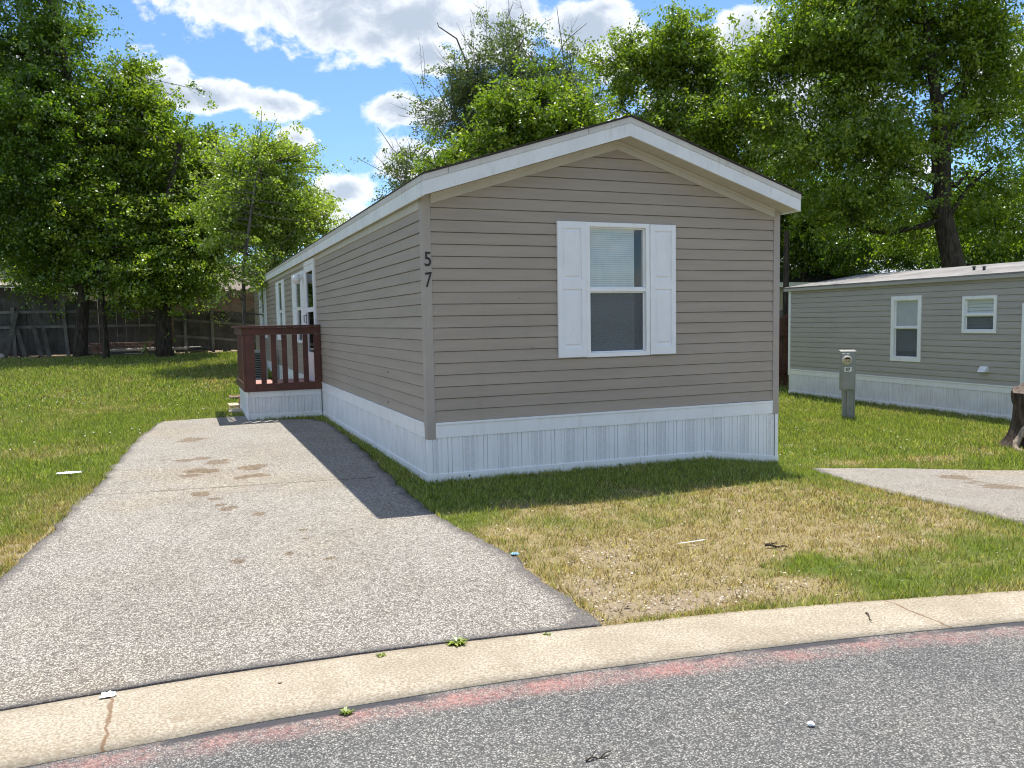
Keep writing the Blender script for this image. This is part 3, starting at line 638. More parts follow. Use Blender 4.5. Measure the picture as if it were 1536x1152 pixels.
# ragged shingle overhang along the rake and eave
mb = MB(); y = 0; random.seed(3)
u = -EX
while u < CW+EX:
    w = random.uniform(.12, .3); x0, x1 = u, min(u+w, CW+EX)
    if (x0-CW/2)*(x1-CW/2) < 0: x1 = CW/2
    dd = random.uniform(.002, .014)
    mb.hexa([(x0, -OH-.014-dd, zr(x0, th+.003)), (x1, -OH-.014-dd, zr(x1, th+.003)), (x1, -OH, zr(x1, th+.003)), (x0, -OH, zr(x0, th+.003))], [(x0, -OH-.014-dd, zr(x0, th+.0175)), (x1, -OH-.014-dd, zr(x1, th+.0175)), (x1, -OH, zr(x1, th+.0175)), (x0, -OH, zr(x0, th+.0175))]); u = x1+1e-4
mb.build('shingle_edge', M['shingle'], rf)
so = MB()
for s_ in (-1, 1):
    xe = CW/2+s_*(CW/2+EX-.02)
    for y0, y1 in ((-OH+.02, -.001), (HL+.001, HL+OH-.02)):
        b = [(CW/2, y0), (xe, y0), (xe, y1), (CW/2, y1)] if s_ > 0 else [(xe, y0), (CW/2, y0), (CW/2, y1), (xe, y1)]
        so.hexa([(x, y, zr(x, .002)) for x, y in b], [(x, y, zr(x, .020)) for x, y in b])
    xw = CW/2+s_*CW/2; a, b2 = sorted((xw+s_*.001, xe)); so.box(a, b2, -.0, HL, ZE-.004, ZE+.016)
so.build('soffit', M['almond'], rf)
fa = MB(); dr_ = MB(); t_ = .020; fb = -.012; fh = th-.006; ds = .052
for yy, sg in ((-OH, -1), (HL+OH, 1)):
    ya, yb = sorted((yy, yy-sg*t_)); yc, yd = sorted((yy+sg*.006, yy-sg*t_))
    for s_ in (-1, 1):
        xs = [(-EX, CW/2), (CW/2, CW+EX)][s_ > 0]
        for mbx, lo, hi, p, q in ((fa, fb, fh-ds, ya, yb), (dr_, fh-ds+.001, fh+.004, yc, yd)):
            mbx.hexa([(xs[0], p, zr(xs[0], lo)), (xs[1], p, zr(xs[1], lo)), (xs[1], q, zr(xs[1], lo)), (xs[0], q, zr(xs[0], lo))], [(xs[0], p, zr(xs[0], hi)), (xs[1], p, zr(xs[1], hi)), (xs[1], q, zr(xs[1], hi)), (xs[0], q, zr(xs[0], hi))])
for s_ in (-1, 1):
    xo = CW/2+s_*(CW/2+EX); a, b = sorted((xo, xo-s_*t_)); zt = zr(xo, 0)
    fa.box(a, b, -OH+t_+.001, HL+OH-t_-.001, zt+fb, zt+fh-ds); a, b = sorted((xo+s_*.006, xo-s_*t_)); dr_.box(a, b, -OH+t_+.001, HL+OH-t_-.001, zt+fh-ds+.001, zt+fh+.004)
fa.build('fascia', M['white2'], rf, .002); dr_.build('drip_edge', M['drip'], rf)
# a few seams in the drip edge
for x in (.17, 1.62): MB().box(x, x+.003, -OH-.0075, -OH-.004, zr(x, fh-ds+.004), zr(x, fh+.002)).build('drip_seam', M['bronze'], rf)
# front window
fw_ = window(H, WF, wu0, wu1, wz0, wz1, wzm, blind='full', deep=.055, sidegap=.10)
sh1 = shutter(H, WF, 1.388, 1.712, 1.172, 2.555); sh2 = shutter(H, WF, 2.478, 2.795, 1.172, 2.55)
# left wall windows with shutters
for (o0, o1, a, b) in lwin:
    window(H, WL, side(b), side(a), 1.20, 2.57, 1.87, fw=.035, blind=None, po=.035, proud=.028, screen=False)
    shutter(H, WL, side(o1), side(b)-.003, 1.20, 2.57, D=.033); shutter(H, WL, side(a)+.003, side(o0), 1.20, 2.57, D=.033)
# storm door
u0, u1 = side(door_y[1]), side(door_y[0]); D_ = MB(); f = .075
for a in ((u0, u0+f, .56, dz1), (u1-f, u1, .56, dz1), (u0+f, u1-f, dz1-f, dz1), (u0+f, u1-f, .56, .60)): D_.wbox(WL, *a, -.05, .045)
df = D_.build('door_frame', M['white'], H, .003)
D_ = MB(); a0, a1 = u0+f+.004, u1-f-.004; s = .085
for a in ((a0, a0+s, .605, dz1-f-.004), (a1-s, a1, .605, dz1-f-.004), (a0+s, a1-s, dz1-f-.12, dz1-f-.004), (a0+s, a1-s, .605, 1.06), (a0+s, a1-s, 1.78, 1.86)): D_.wbox(WL, *a, .0, .038)
D_.wbox(WL, a0+s+.05, a1-s-.05, .68, .99, .038, .046)
dr1 = D_.build('storm_door', M['white'], H, .003)
for (za, zb) in ((1.06, 1.78), (1.86, dz1-f-.12)): MB().wbox(WL, a0+s, a1-s, za, zb, .014, .018).build('door_glass', M['glassdark'], dr1)
MB().wbox(WL, a0, a1, .6, dz1-f, -.30, -.28).build('inner_door', M['dark'], df)
D_ = MB(); D_.tube([WL(a0+.05, 1.60, .04), WL(a0+.05, 1.60, .085), WL(a0+.05, 1.72, .085), WL(a0+.05, 1.72, .04)], .009, 6); D_.wbox(WL, a0+.03, a0+.07, 1.56, 1.76, .038, .044); D_.build('door_handle', M['black'], dr1)
# porch globe lamp
yl = 8.0
mb = MB(); c = WL(side(yl), 2.46, .02); mb.tube([c, c+np.array([-.035, 0, 0])], .055, 14); mb.tube([c+np.array([-.03, 0, 0]), c+np.array([-.10, 0, .03]), c+np.array([-.125, 0, .0])], [.015, .015, .04], 8); lb = mb.build('porch_lamp', M['white'], H)
mb = MB(); cc = c+np.array([-.135, 0, -.065]); ns = 16
mb.tube([cc+np.array([0, 0, .085*math.cos(PI*k/10)]) for k in range(11)], [max(.002, .085*math.sin(PI*k/10)) for k in range(11)], 16); mb.build('lamp_globe', M['globe'], lb, smooth=True)
# numbers on the front left corner trim
digit_mesh('5', WF, .030, 2.09, .135, .0265, M['black'], H, .003, xs=.82)
digit_mesh('7', WF, .034, 1.89, .138, .0265, M['black'], H, .0, xs=.75, shear=.10)
# small holes in left siding
for y, z in ((1.55, 1.0), (1.55, .66)): MB().tube([WL(side(y), z, .0), WL(side(y), z, .016)], .010, 8).build('siding_plug', M['black'], H)

# ------------------------------------------------------------------ the porch deck
XD, Y0, Y1, ZF = -1.25, 6.30, 8.35, .53
DK = thing('porch_deck', (XD/2, (Y0+Y1)/2, 0), 'small dark red railed porch deck at the side door over white skirting', 'porch')
mb = MB(); y = Y0+.03
while y < Y1: mb.box(XD+.03, -.03, y, min(y+.135, Y1), ZF-.03, ZF); y += .14
mb.build('deck_floor', M['deckfloor'], DK, .003)
WDF = wallsys((XD, Y0, 0), (1, 0, 0), (0, -1, 0)); WDL = wallsys((XD, Y1, 0), (0, -1, 0), (-1, 0, 0)); WD_ = -XD
for za, zb in ((.475, .60), (1.40, 1.515)): MB().wbox(WDF, -.0, WD_-.022, za, zb, -.02, .018).build('front_rail_board', M['deckred'], DK, .003)
for za, zb in ((.475, .60), (1.40, 1.515)): MB().wbox(WDL, 0, Y1-Y0-.02, za, zb, -.02, .018).build('side_rail_board', M['deckred'], DK, .003)
mb = MB(); mb.box(XD-.07, -.020, Y0-.06, Y0+.085, 1.517, 1.553); mb.build('rail_cap', M['deckred'], DK, .004)
mb = MB(); mb.box(XD-.07, XD+.085, Y0+.0855, Y1+.04, 1.517, 1.553); mb.build('rail_cap', M['deckred'], DK, .004)
for x0, x1, y0, y1 in ((XD+.0195, XD+.165, Y0-.019, Y0-.001), (XD-.019, XD+.019, Y0-.019, Y0+.14), (-.135, -.022, Y0-.019, Y0-.001), (XD+.02, XD+.11, Y0+.021, Y0+.11), (XD+.02, XD+.11, Y1-.09, Y1), (-.12, -.035, Y0+.021, Y0+.11)):
    z1 = 1.397 if y1 < Y0+.02 else 1.39
    MB().box(x0, x1, y0-.02*(y1 < Y0+.02 and x1 > XD+.1), y1-.02*(y1 < Y0+.02 and x1 > XD+.1)+.0, .478, z1).build('rail_post', M['deckred'], DK, .003)
u = .265
for k in range(5):
    uu = .258+k*.171; MB().wbox(WDF, uu, uu+.085, .48, 1.398, -.042, -.0215).build('baluster', M['deckred'], DK, .002)
for k in range(10):
    uu = .12+k*.183; MB().wbox(WDL, uu, uu+.085, .48, 1.398, -.042, -.0215).build('baluster', M['deckred'], DK, .002)
for Wd, L, nm in ((WDF, WD_-.03, 'front_skirt'), (WDL, Y1-Y0, 'side_skirt')):
    a = .055 if nm == 'front_skirt' else 0
    W2 = (lambda Wd: (lambda u, z, d=0: Wd(u, z, d-.045)))(Wd)
    o = skirting(W2, L-a, -.05, .43, start=.1)
    o.v = [tuple(np.array(v)+(np.array([a, 0, 0]) if nm == 'front_skirt' else 0)) for v in o.v]
    o.build(nm, [M['white2'], M['white2']], DK)
    mb = MB(); mb.wbox(W2, a, L, .375, .470, 0, .022); mb.wbox(W2, a, L, -.02, .095, 0, .022); mb.build('skirt_trim', M['white'], DK, .003)
MB().box(XD+.028, XD+.072, Y0+.028, Y0+.07, -.05, .43).build('skirt_corner', M['white'], DK)
mb = MB()   # stairs down from the back of the deck
for k in range(3): mb.box(XD+.1, -.06, Y1+.01+.28*k, Y1+.29+.28*k, ZF-.17*(k+1)-.04, ZF-.17*(k+1))
mb.box(XD+.06, XD+.1, Y1+.01, Y1+.86, -.02, .2); mb.build('stair', M['deckfloor'], DK)
# air conditioner behind the deck
AC = thing('air_conditioner', (-.62, 13.0, float(T(-.6, 13))), 'grey louvred air conditioner unit beside the long wall behind the deck', 'air conditioner')
az = float(T(-.6, 13)); mb = MB(); mb.box(-.95, -.25, 12.65, 13.35, az-.02, az+.06); mb.build('pad', M['concrete'], AC)
mb = MB(); mb.box(-.90, -.30, 12.70, 13.30, az+.06, az+.10); mb.box(-.90, -.30, 12.70, 13.30, az+.70, az+.76)
for x in (-.90, -.34):
    for y in (12.70, 13.26): mb.box(x, x+.04, y, y+.04, az+.10, az+.70)
k = 0
while k < 14: z = az+.12+k*.042; mb.box(-.885, -.315, 12.715, 13.285, z, z+.012); k += 1
mb.build('louvred_casing', M['acgrey'], AC); MB().box(-.86, -.34, 12.74, 13.26, az+.10, az+.70).build('coil', M['dark'], AC)

# ------------------------------------------------------------------ neighbour home
NBz = -.325
NB = thing('mobile_home', (12.8, 3, NBz), 'grey green lap sided mobile home with pale skirting at the right edge', 'mobile home')
WN = wallsys((NB0[0], NB0[1], 0), (NBd[0], NBd[1], 0), (NBn[0], NBn[1], 0)); NLn = 12.0; NWd = 4.3
nzb, nze = .255, 2.215
ndoor = (6.16, 7.05)
nh = [(3.24, 4.01, .61, 1.91), (4.95, 5.66, 1.19, 1.855), (ndoor[0], ndoor[1], .26, 1.70)]
siding(WN, NLn, nzb, 18, CO, nh, [], dutch=True, ztop=nze).build('side_siding', M['siding_green'], NB)
E0 = WN(0, 0, 0); WNE = wallsys((E0[0]-NBn[0]*NWd, E0[1]-NBn[1]*NWd, 0), (NBn[0], NBn[1], 0), (-NBd[0], -NBd[1], 0))
nsl = .14; ngab = [lambda q: nze+nsl*q[0]-q[1], lambda q: nze+nsl*(NWd-q[0])-q[1]]
siding(WNE, NWd, nzb, 21, CO, [], ngab, dutch=True).build('end_siding', M['siding_green'], NB)
MB().wbox(WN, .15, NLn, NBz, nze-.05, -NWd+.05, -.7).build('inner_core', M['dark'], NB)
MB().wbox(WN, .02, NLn, nzb-.5, nzb-.0, -.65, -.15).build('floor_frame', M['dark'], NB)
mb = MB(); mb.wbox(WN, -.02, .055, nzb-.12, nze, -.0, .022); mb.wbox(WN, -.02, -.0005, nzb-.12, nze, -.08, -.0005); mb.build('corner_trim', M['white'], NB, .003)
mb = MB(); mb.wbox(WN, .0, NLn, nzb-.10, nzb+.0, 0, .020); mb.wbox(WN, 0, NLn, nzb+.0005, nzb+.025, 0, .032); mb.build('belt_trim', M['white'], NB, .003)
skirting(WN, NLn, NBz, nzb-.08).build('skirting', [M['white2'], M['white2']], NB)
skirting(WNE, NWd, NBz, nzb-.08).build('end_skirting', [M['white2'], M['white2']], NB)
mb = MB(); mb.wbox(WN, 0, NLn, NBz-.03, NBz+.09, .0, .022); mb.build('bottom_rail', M['white'], NB, .003)
# roof
mb = MB(); r0 = []
for d, z in ((.10, nze-.012), (-NWd/2, nze+nsl*(NWd/2+.10)-.012), (-NWd-.10, nze-.012)): r0.append((d, z))
for (d0, z0), (d1, z1) in zip(r0[:-1], r0[1:]):
    mb.hexa([WN(-.12, z0, d0), WN(NLn, z0, d0), WN(NLn, z1, d1), WN(-.12, z1, d1)], [WN(-.12, z0+.03, d0), WN(NLn, z0+.03, d0), WN(NLn, z1+.03, d1), WN(-.12, z1+.03, d1)])
nrf = mb.build('roof', M['roofmetal'], NB)
mb = MB(); mb.wbox(WN, -.11, NLn, nze-.075, nze-.014, .075, .098); mb.wbox(WN, -.11, NLn, nze-.075, nze-.067, .0, .074); mb.build('roof_edge', M['siding_green'], nrf)
for u, d in ((4.75, -.7), (4.35, -.9)):
    z = nze+nsl*(.1-d); mb = MB(); q = WN(u, z, d); mb.tube([q, q+np.array([0, 0, .07])], [.025, .025], 8); mb.tube([q+np.array([0, 0, .07]), q+np.array([0, 0, .10])], [.045, .02], 8); mb.build('roof_vent', M['bronze'], nrf)
window(NB, WN, 3.24, 4.01, .61, 1.91, 1.285, fw=.085, blind='full', slat=.016, sidegap=.0, zblind=.82, label='tall window with white frame and half drawn blind')
window(NB, WN, 4.95, 5.66, 1.19, 1.855, 1.52, fw=.055, blind='full', slat=.062, label='small square window with wide slatted blind')
mb = MB(); u0, u1 = ndoor
for a in ((u0, u0+.06, .26, 1.70), (u1-.06, u1, .26, 1.70), (u0+.06, u1-.06, 1.64, 1.70)): mb.wbox(WN, *a, -.04, .04)
nd = mb.build('door_frame', M['white'], NB, .003)
mb = MB(); mb.wbox(WN, u0+.06, u1-.06, .27, 1.64, -.03, .0); mb.wbox(WN, u0+.16, u1-.16, .4, .9, .0, .01); mb.wbox(WN, u0+.16, u1-.16, 1.0, 1.5, .0, .01); mb.build('door', M['white2'], nd, .003)
mb = MB(); mb.hexa([WN(5.38, .50, .12), WN(5.53, .50, .12), WN(5.53, .50, .012), WN(5.38, .50, .012)], [WN(5.38, .60, .05), WN(5.53, .60, .05), WN(5.53, .60, .012), WN(5.38, .60, .012)]); mb.build('dryer_vent', M['white'], NB, .004)

# ------------------------------------------------------------------ meter pedestal
mp = G(1272, 628); ma = .05
MPn = np.array([math.sin(-.62), -math.cos(-.62)]); MPu = np.array([-MPn[1], MPn[0]])
MPT = thing('meter_pedestal', mp, 'grey electric meter pedestal numbered 57 on the lawn between the homes', 'electric meter')
WM = wallsys((mp[0], mp[1], mp[2]), (MPu[0], MPu[1], 0), (MPn[0], MPn[1], 0))
# choose facing so that the front looks left of the camera and its right side shows
mb = MB(); mb.wbox(WM, -.085, .12, -.05, .56, -.17, -.06); mb.wbox(WM, -.085, -.065, -.05, .56, -.06, -.045); mb.wbox(WM, -.02, .02, -.05, .56, -.06, -.03); mb.wbox(WM, .10, .12, -.05, .56, -.06, -.045)
mb.build('post', M['meterbox'], MPT, .003)
mb = MB(); mb.wbox(WM, -.13, .115, .50, 1.185, -.17, .0); mb.hexa([WM(-.14, 1.187, .012), WM(.125, 1.187, .012), WM(.125, 1.187, -.18), WM(-.14, 1.187, -.18)], [WM(-.14, 1.195, .012), WM(.125, 1.195, .012), WM(.125, 1.215, -.18), WM(-.14, 1.215, -.18)])
bx = mb.build('meter_box', M['meterbox'], MPT, .006)
mb = MB(); mb.wbox(WM, -.115, .10, .52, .90, .001, .010); mb.wbox(WM, -.01, .03, .52, .545, .0105, .022); mb.build('breaker_cover', M['meterbox'], bx, .004)
mb = MB(); c = WM(-.035, 1.045, 0); nn = np.array([MPn[0], MPn[1], 0]); mb.tube([c, c+nn*.03], .085, 20); mb.build('meter_ring', M['white2'], bx, smooth=False)
mb = MB(); mb.tube([c+nn*.03, c+nn*.085, c+nn*.10], [.072, .070, .055], 20); mt = mb.build('meter_dome', M['stone'], bx)
mb = MB(); mb.wbox(WM, -.075, .005, 1.06, 1.085, .1005, .103); mb.wbox(WM, -.065, -.045, 1.02, 1.03, .1005, .103); mb.wbox(WM, -.03, -.005, 1.02, 1.03, .1005, .103); mb.build('meter_face', M['black'], mt)
mb = MB(); mb.wbox(WM, -.075, .045, .835, .92, .011, .014); pl_ = mb.build('number_plate', M['white'], bx)
digit_mesh('57', WM, -.015, .85, .055, .0205, M['black'], pl_, .03, name='plate_digits')
mb = MB(); mb.wbox(WM, -.115, -.06, 1.145, 1.165, .0005, .002); mb.wbox(WM, -.04, .01, 1.145, 1.165, .0005, .002); mb.build('sticker', M['white'], bx)

# ------------------------------------------------------------------ stump
sc_ = G(1566, 672); ST = thing('tree_stump', sc_, 'big weathered tree stump with pale spreading roots at the right edge', 'stump')
R0 = .36; hh = .86
def stump_ring(z, n=64):
    a = np.linspace(0, 2*PI, n, endpoint=False); base = R0*(1+.25*np.exp(-z*9)+.04*(z > .6))
    fl = np.zeros(n)
    for (ra, wd, am) in ((3.5, .25, .16), (4.4, .22, .12), (5.2, .25, .15), (2.4, .3, .12), (.5, .3, .12), (1.5, .3, .1)): fl += am*np.exp(-((np.angle(np.exp(1j*(a-ra))))/wd)**2)*math.exp(-z*5)
    nz = fbm(np.stack([np.cos(a)*4+5, np.sin(a)*4+5, a*0+z*1.4], 1), 4, 8)-.5; nf = vnoise(np.stack([a*18, a*0+z*3], 1), 12)-.5
    r = base+fl+.14*nz+.022*nf; return r*np.cos(a), r*np.sin(a)
V = []; zs = np.concatenate([np.linspace(-.05, hh, 34)]); n = 64
for z in zs:
    x, y = stump_ring(z); zz = z+(0 if z < hh-.12 else 1)*(.10*(fbm(np.stack([x*5+3, y*5+3], 1), 3, 4)-.5)+.16*np.clip((x*.7+y*.2)/R0, -1, 1)-.06)*sm(hh-.12, hh, z)
    V += list(np.stack([x+sc_[0], y+sc_[1], zz+sc_[2]], 1))
F = [(i*n+k, i*n+(k+1) % n, (i+1)*n+(k+1) % n, (i+1)*n+k) for i in range(len(zs)-1) for k in range(n)]
MB().add(V, F).build('bark_shell', M['stump'], ST)
mb = MB(); top = V[-n:]; cen = np.mean(top, axis=0)-np.array([0, 0, .06]); mb.add(list(top)+[cen], [(k, (k+1) % n, n) for k in range(n)]); mb.build('cut_top', M['stumptop'], ST)
for ang, L_, w in ((3.85, .55, .10), (4.35, .62, .075), (3.3, .35, .06), (5.2, .5, .07)):
    pts = []; rr = []
    for k in range(9):
        t = k/8; r = R0*.95+L_*t; a = ang+.25*math.sin(t*4+ang); z = .30*(1-t)**2.2+.025*(1-t)-.01+.02*math.sin(t*9)
        pts.append((sc_[0]+r*math.cos(a), sc_[1]+r*math.sin(a), sc_[2]+z)); rr.append(w*(1-.75*t)*(1+.25*math.sin(k*2.3)))
    MB().tube(pts, rr, 9).build('root', M['root'], ST, smooth=True)

# ------------------------------------------------------------------ fences, sheds, far houses
def fence(name, label, A, B_, h, mat, post_mat, gap=.003, bw=.14, rails=(.35, 1.15), hjit=.03, group=None, posts=(), face=-1, tilt=.0, basez=None, ph=.1):
    A = np.array(A, float); B_ = np.array(B_, float); L = np.hypot(*(B_-A)[:2]); U = (B_-A)/L; Nn = np.array([U[1], -U[0]])*(1)
    mid = (A+B_)/2; bz = lambda u: float(T(A[0]+U[0]*u, A[1]+U[1]*u)) if basez is None else basez
    t = thing(name, (mid[0], mid[1], bz(L/2)), label, 'fence', group)
    W = lambda u, z, d=0.0: np.array([A[0]+U[0]*u+Nn[0]*d, A[1]+U[1]*u+Nn[1]*d, bz(min(max(u, 0), L))+z])
    mb = MB(); u = 0; lean = 0
    while u < L-.02:
        w = min(bw, L-u); hh = h+random.gauss(0, hjit); tl = random.gauss(0, tilt); z0 = random.uniform(0, .05)
        mb.wpoly(W, [(u, z0), (u+w-gap, z0), (u+w-gap+tl, hh-.03), (u+w-gap-.03+tl, hh), (u+.03+tl, hh), (u+tl, hh-.03)], -.010+random.uniform(-.003, .003), .010); u += bw
    mb.build('board_panel', mat, t)
    for r in rails: MB().wbox(W, 0, L, r*h/1.5-.045, r*h/1.5+.045, .022, .060).build('rail', post_mat, t)
    for (pu, pz, ln) in posts:
        q0 = W(pu, -.1, .11); q1 = W(pu+ln, pz, .11); w = .05; MB().hexa([q0+np.array(d) for d in ((-w, -w, 0), (w, -w, 0), (w, w, 0), (-w, w, 0))], [q1+np.array(d) for d in ((-w, -w, 0), (w, -w, 0), (w, w, 0), (-w, w, 0))]).build('post', post_mat, t)
    return t
YF = 23.2
def xat(px, y=YF): d = ray(px, 500); return CX+d[0]*(y-CY)/d[1]
fence('board_fence', 'dark weathered board fence with three grey posts behind the left lawn', (xat(-260), YF), (xat(252), YF), 1.86, M['weathered'], M['fencepost'], posts=((xat(22)-xat(-260), 1.62, 0), (xat(102)-xat(-260), 2.1, -.12), (xat(239)-xat(-260), 1.5, 0), (xat(-120)-xat(-260), 1.6, 0)), rails=(.78, 1.18), tilt=.01)
fence('board_fence', 'lower weathered board fence behind the slender pale tree and porch', (xat(262), YF-.6), (xat(262)+9.5, YF-.6), 1.42, M['weathered'], M['fencepost'], posts=((.35, 1.75, 0), (xat(318)-xat(262), 1.40, 0), (5.4, 1.5, 0), (8.5, 1.5, 0)), rails=(.62, 1.22))
fence('board_fence', 'tall tan board fence standing behind the lower dark fence', (xat(245, 27), 27), (xat(245, 27)+14, 27.2), 2.35, M['tanboard'], M['tanboard'], posts=((1.0, 2.4, 0),), rails=(.3, 1.42))
fe = P(1120, 585, 21.5); ff = P(1290, 585, 21.5)
fence('board_fence', 'dark brown board fence in the gap between the two homes', (fe[0], fe[1]), (ff[0], ff[1]), 1.85, M['brownboard'], M['brownboard'], bw=.16, gap=.035, posts=((1.2, 1.9, 0),), hjit=.05, face=1)
# shed with sloping roof behind the left end of the fence
a0, a1 = xat(-60, 25), xat(96, 25)
SH = thing('garden_shed', ((a0+a1)/2, 26.2, .66), 'dark plank shed with low dappled roof behind the left fence', 'shed')
mb = MB(); u = a0
while u < a1: mb.box(u, min(u+.19, a1), 25.0+random.uniform(0, .012), 25.02, .62, 3.0); u += .2
mb.box(a0, a0+.05, 25.03, 27.4, .62, 3.0); mb.box(a1-.05, a1, 25.03, 27.4, .62, 3.0); mb.box(a0, a1, 27.41, 27.46, .62, 3.0); mb.build('plank_wall', M['weathered'], SH)
mb = MB(); mb.hexa([(a0-.2, 24.75, 3.0), (a1+.2, 24.75, 3.0), (a1+.2, 27.7, 3.75), (a0-.2, 27.7, 3.75)], [(a0-.2, 24.75, 3.08), (a1+.2, 24.75, 3.08), (a1+.2, 27.7, 3.83), (a0-.2, 27.7, 3.83)]); mb.build('roof', M['concrete'], SH)
def farhouse(name, label, cx, cy, w, d, h, rise, wall, roofm):
    z0 = float(T(cx, cy)); t = thing(name, (cx, cy, z0), label, 'house')
    mb = MB(); mb.box(cx-w/2, cx+w/2, cy-d/2, cy+d/2, z0-.1, z0+h); mb.build('wall', wall, t)
    mb = MB(); e = .4; A = [(cx-w/2-e, cy-d/2-e, z0+h-.05), (cx+w/2+e, cy-d/2-e, z0+h-.05), (cx+w/2+e, cy+d/2+e, z0+h-.05), (cx-w/2-e, cy+d/2+e, z0+h-.05), (cx-w/2+w*.22, cy, z0+h+rise), (cx+w/2-w*.22, cy, z0+h+rise)]
    mb.add(A, [(0, 1, 5, 4), (1, 2, 5), (2, 3, 4, 5), (3, 0, 4), (3, 2, 1, 0)]); rr = mb.build('roof', roofm, t)
    mb = MB(); mb.box(cx-w/2-e, cx+w/2+e, cy-d/2-e-.02, cy-d/2-e-.001, z0+h-.2, z0+h-.03); mb.build('eave_board', M['white2'], rr)
    for k in (-.28, .22):
        mb = MB(); mb.box(cx+k*w-.5, cx+k*w+.5, cy-d/2-.03, cy-d/2-.001, z0+1.0, z0+2.1); mb.build('window', M['glassdark'], t)
    return t
farhouse('house', 'brown hip roofed house beyond the tan fence at left', xat(315, 42)+3.0, 45, 12, 9, 2.7, 2.0, M['beige'], dirty('brown_shingle', (.20, .16, .13), .9, .25))
farhouse('house', 'grey roofed low house behind the garden shed at far left', xat(-20, 40), 46, 17, 9, 2.9, 2.0, M['concrete'], dirty('grey_shingle', (.26, .25, .24), .9, .25))
bw0 = P(1150, 480, 29); bw1 = P(1215, 480, 29)
BG = farhouse('house', 'beige stucco building glimpsed in the gap between the homes', (bw0[0]+bw1[0])/2+2.5, (bw0[1]+bw1[1])/2+3, 9, 6, 3.1, .8, M['beige'], M['shingle'])
BP = P(1177, 560, 23.5); bp = thing('tree_trunk', (BP[0], BP[1], -.3), 'slim dark tree trunk rising behind the brown fence', 'tree trunk'); MB().tube([(BP[0], BP[1], -.5), (BP[0]+.03, BP[1], 4.0)], [.10, .08], 8).build('shaft', M['bark'], bp)  # a dark tree trunk, modelled as a plain tapered shaft
# brick pile, stacked timber, leaning boards
q0 = G(128, 527); q1 = G(232, 526)
BR = thing('brick_pile', ((q0[0]+q1[0])/2, 22.5, float(T(-4, 22.5))), 'long low stack of old bricks against the left fence', 'brick pile'); mb = MB()
for r in range(6):
    u = xat(130, 22.5)+random.uniform(0, .1)
    while u < xat(233, 22.5)-.05*r: zz = float(T(u, 22.5))-.02+r*.072; yo = random.uniform(-.02, .02); mb.box(u, u+.2, 22.42+yo, 22.62+yo, zz, zz+.066); u += .215
mb.build('bricks', M['brick'], BR, .006)
lg = 'poles and boards lying along the left fence'
for i, (pa, pb, th_, z_, lab) in enumerate((((128, 530), (262, 530), .045, .05, 'long grey pole lying lowest along the foot of the fence'), ((178, 528), (300, 527), .05, .16, 'pale topped long pole lying on the others by the fence'), ((150, 535), (240, 533), .03, .03, 'dark plank lying in front of the pole heap'), ((188, 532), (215, 539), .045, .04, 'short pale post lying askew before the heap'), ((285, 535), (312, 535), .06, .06, 'short timber block lying right of the long poles'), ((283, 531), (314, 531), .05, .17, 'short timber lying over the timber block by the post'))):
    a = G(*pa); b = G(*pb); a[1] = min(a[1], 22.1); b[1] = min(b[1], 22.1); a[2] = float(T(a[0], a[1]))+z_; b[2] = float(T(b[0], b[1]))+z_+.01
    t = MB().tube([a, (a+b)/2+np.array([0, 0, .01]), b], th_, 7).build('timber_pole' if i < 4 else 'timber_block', M['weathered'] if i not in (1, 3) else M['concrete'], None); tag(t, lab, 'timber', lg)
for i, (px, h_, ln) in enumerate(((4, 1.5, .35), (34, 1.0, -.25), (58, 1.0, -.22), (70, .95, -.18))):
    x = xat(px, 22.9); z = float(T(x, 22.8)); t = MB().hexa([(x, 22.7, z), (x+.13, 22.7, z), (x+.13, 22.73, z), (x, 22.73, z)], [(x+ln, 23.0, z+h_), (x+.13+ln, 23.0, z+h_), (x+.13+ln, 23.03, z+h_), (x+ln, 23.03, z+h_)]).build('leaning_board', M['weathered'])
    tag(t, ['tall board leaning right against the fence at the left edge', 'leaning board nearest the left grey post of the fence', 'middle of three short boards leaning under the shed', 'rightmost of three short boards leaning under the shed'][i], 'board', 'boards leaning on the left fence')
def rock(name, px, py, r, mat, label, cat, flat=.5, seed=1, group=None, off=0):
    q = G(px, py, off); bm = bmesh.new(); bmesh.ops.create_icosphere(bm, subdivisions=3, radius=1); me = bpy.data.meshes.new(name)
    for v in bm.verts:
        c = np.array(v.co); n_ = float(fbm((c*1.7+seed*3.1+10)[None], 3, seed)[0])-.5; v.co = Vector(c*(1+.7*n_)*np.array([r, r, r*flat]))
    bm.to_mesh(me); bm.free(); me.materials.append(mat); o = bpy.data.objects.new(name, me); COL.objects.link(o); o.location = (q[0], q[1], q[2]+off+r*flat*.4); return tag(o, label, cat, group)
rock('stone', 3, 564, .13, M['concrete'], 'pale stone lying on the lawn at the left edge', 'stone', .8, 2)
rock('pebble', 1217, 1087, .014, M['litter'], 'single pale pebble lying on the grey street', 'pebble', .6, 3, off=.008)
rock('pebble', 420, 1024, .009, M['stone'], 'small tan pebble lying on the concrete kerb', 'pebble', .6, 5, off=.014)
for i, (px, py, lab) in enumerate(((357, 618, 'pale stepping slab beside the deck, nearest the drive'), (356, 609, 'pale stepping slab second from the drive'), (356, 597, 'reddish stepping slab beside the deck skirting'))):
    q = G(px, py); o = MB().box(q[0]-.16, q[0]+.13, q[1]-.25, q[1]+.25, q[2]-.02, q[2]+.045).build('stepping_slab', M['brick'] if i == 2 else M['stone'], None, .012); tag(o, lab, 'paving slab', 'slabs beside the deck')
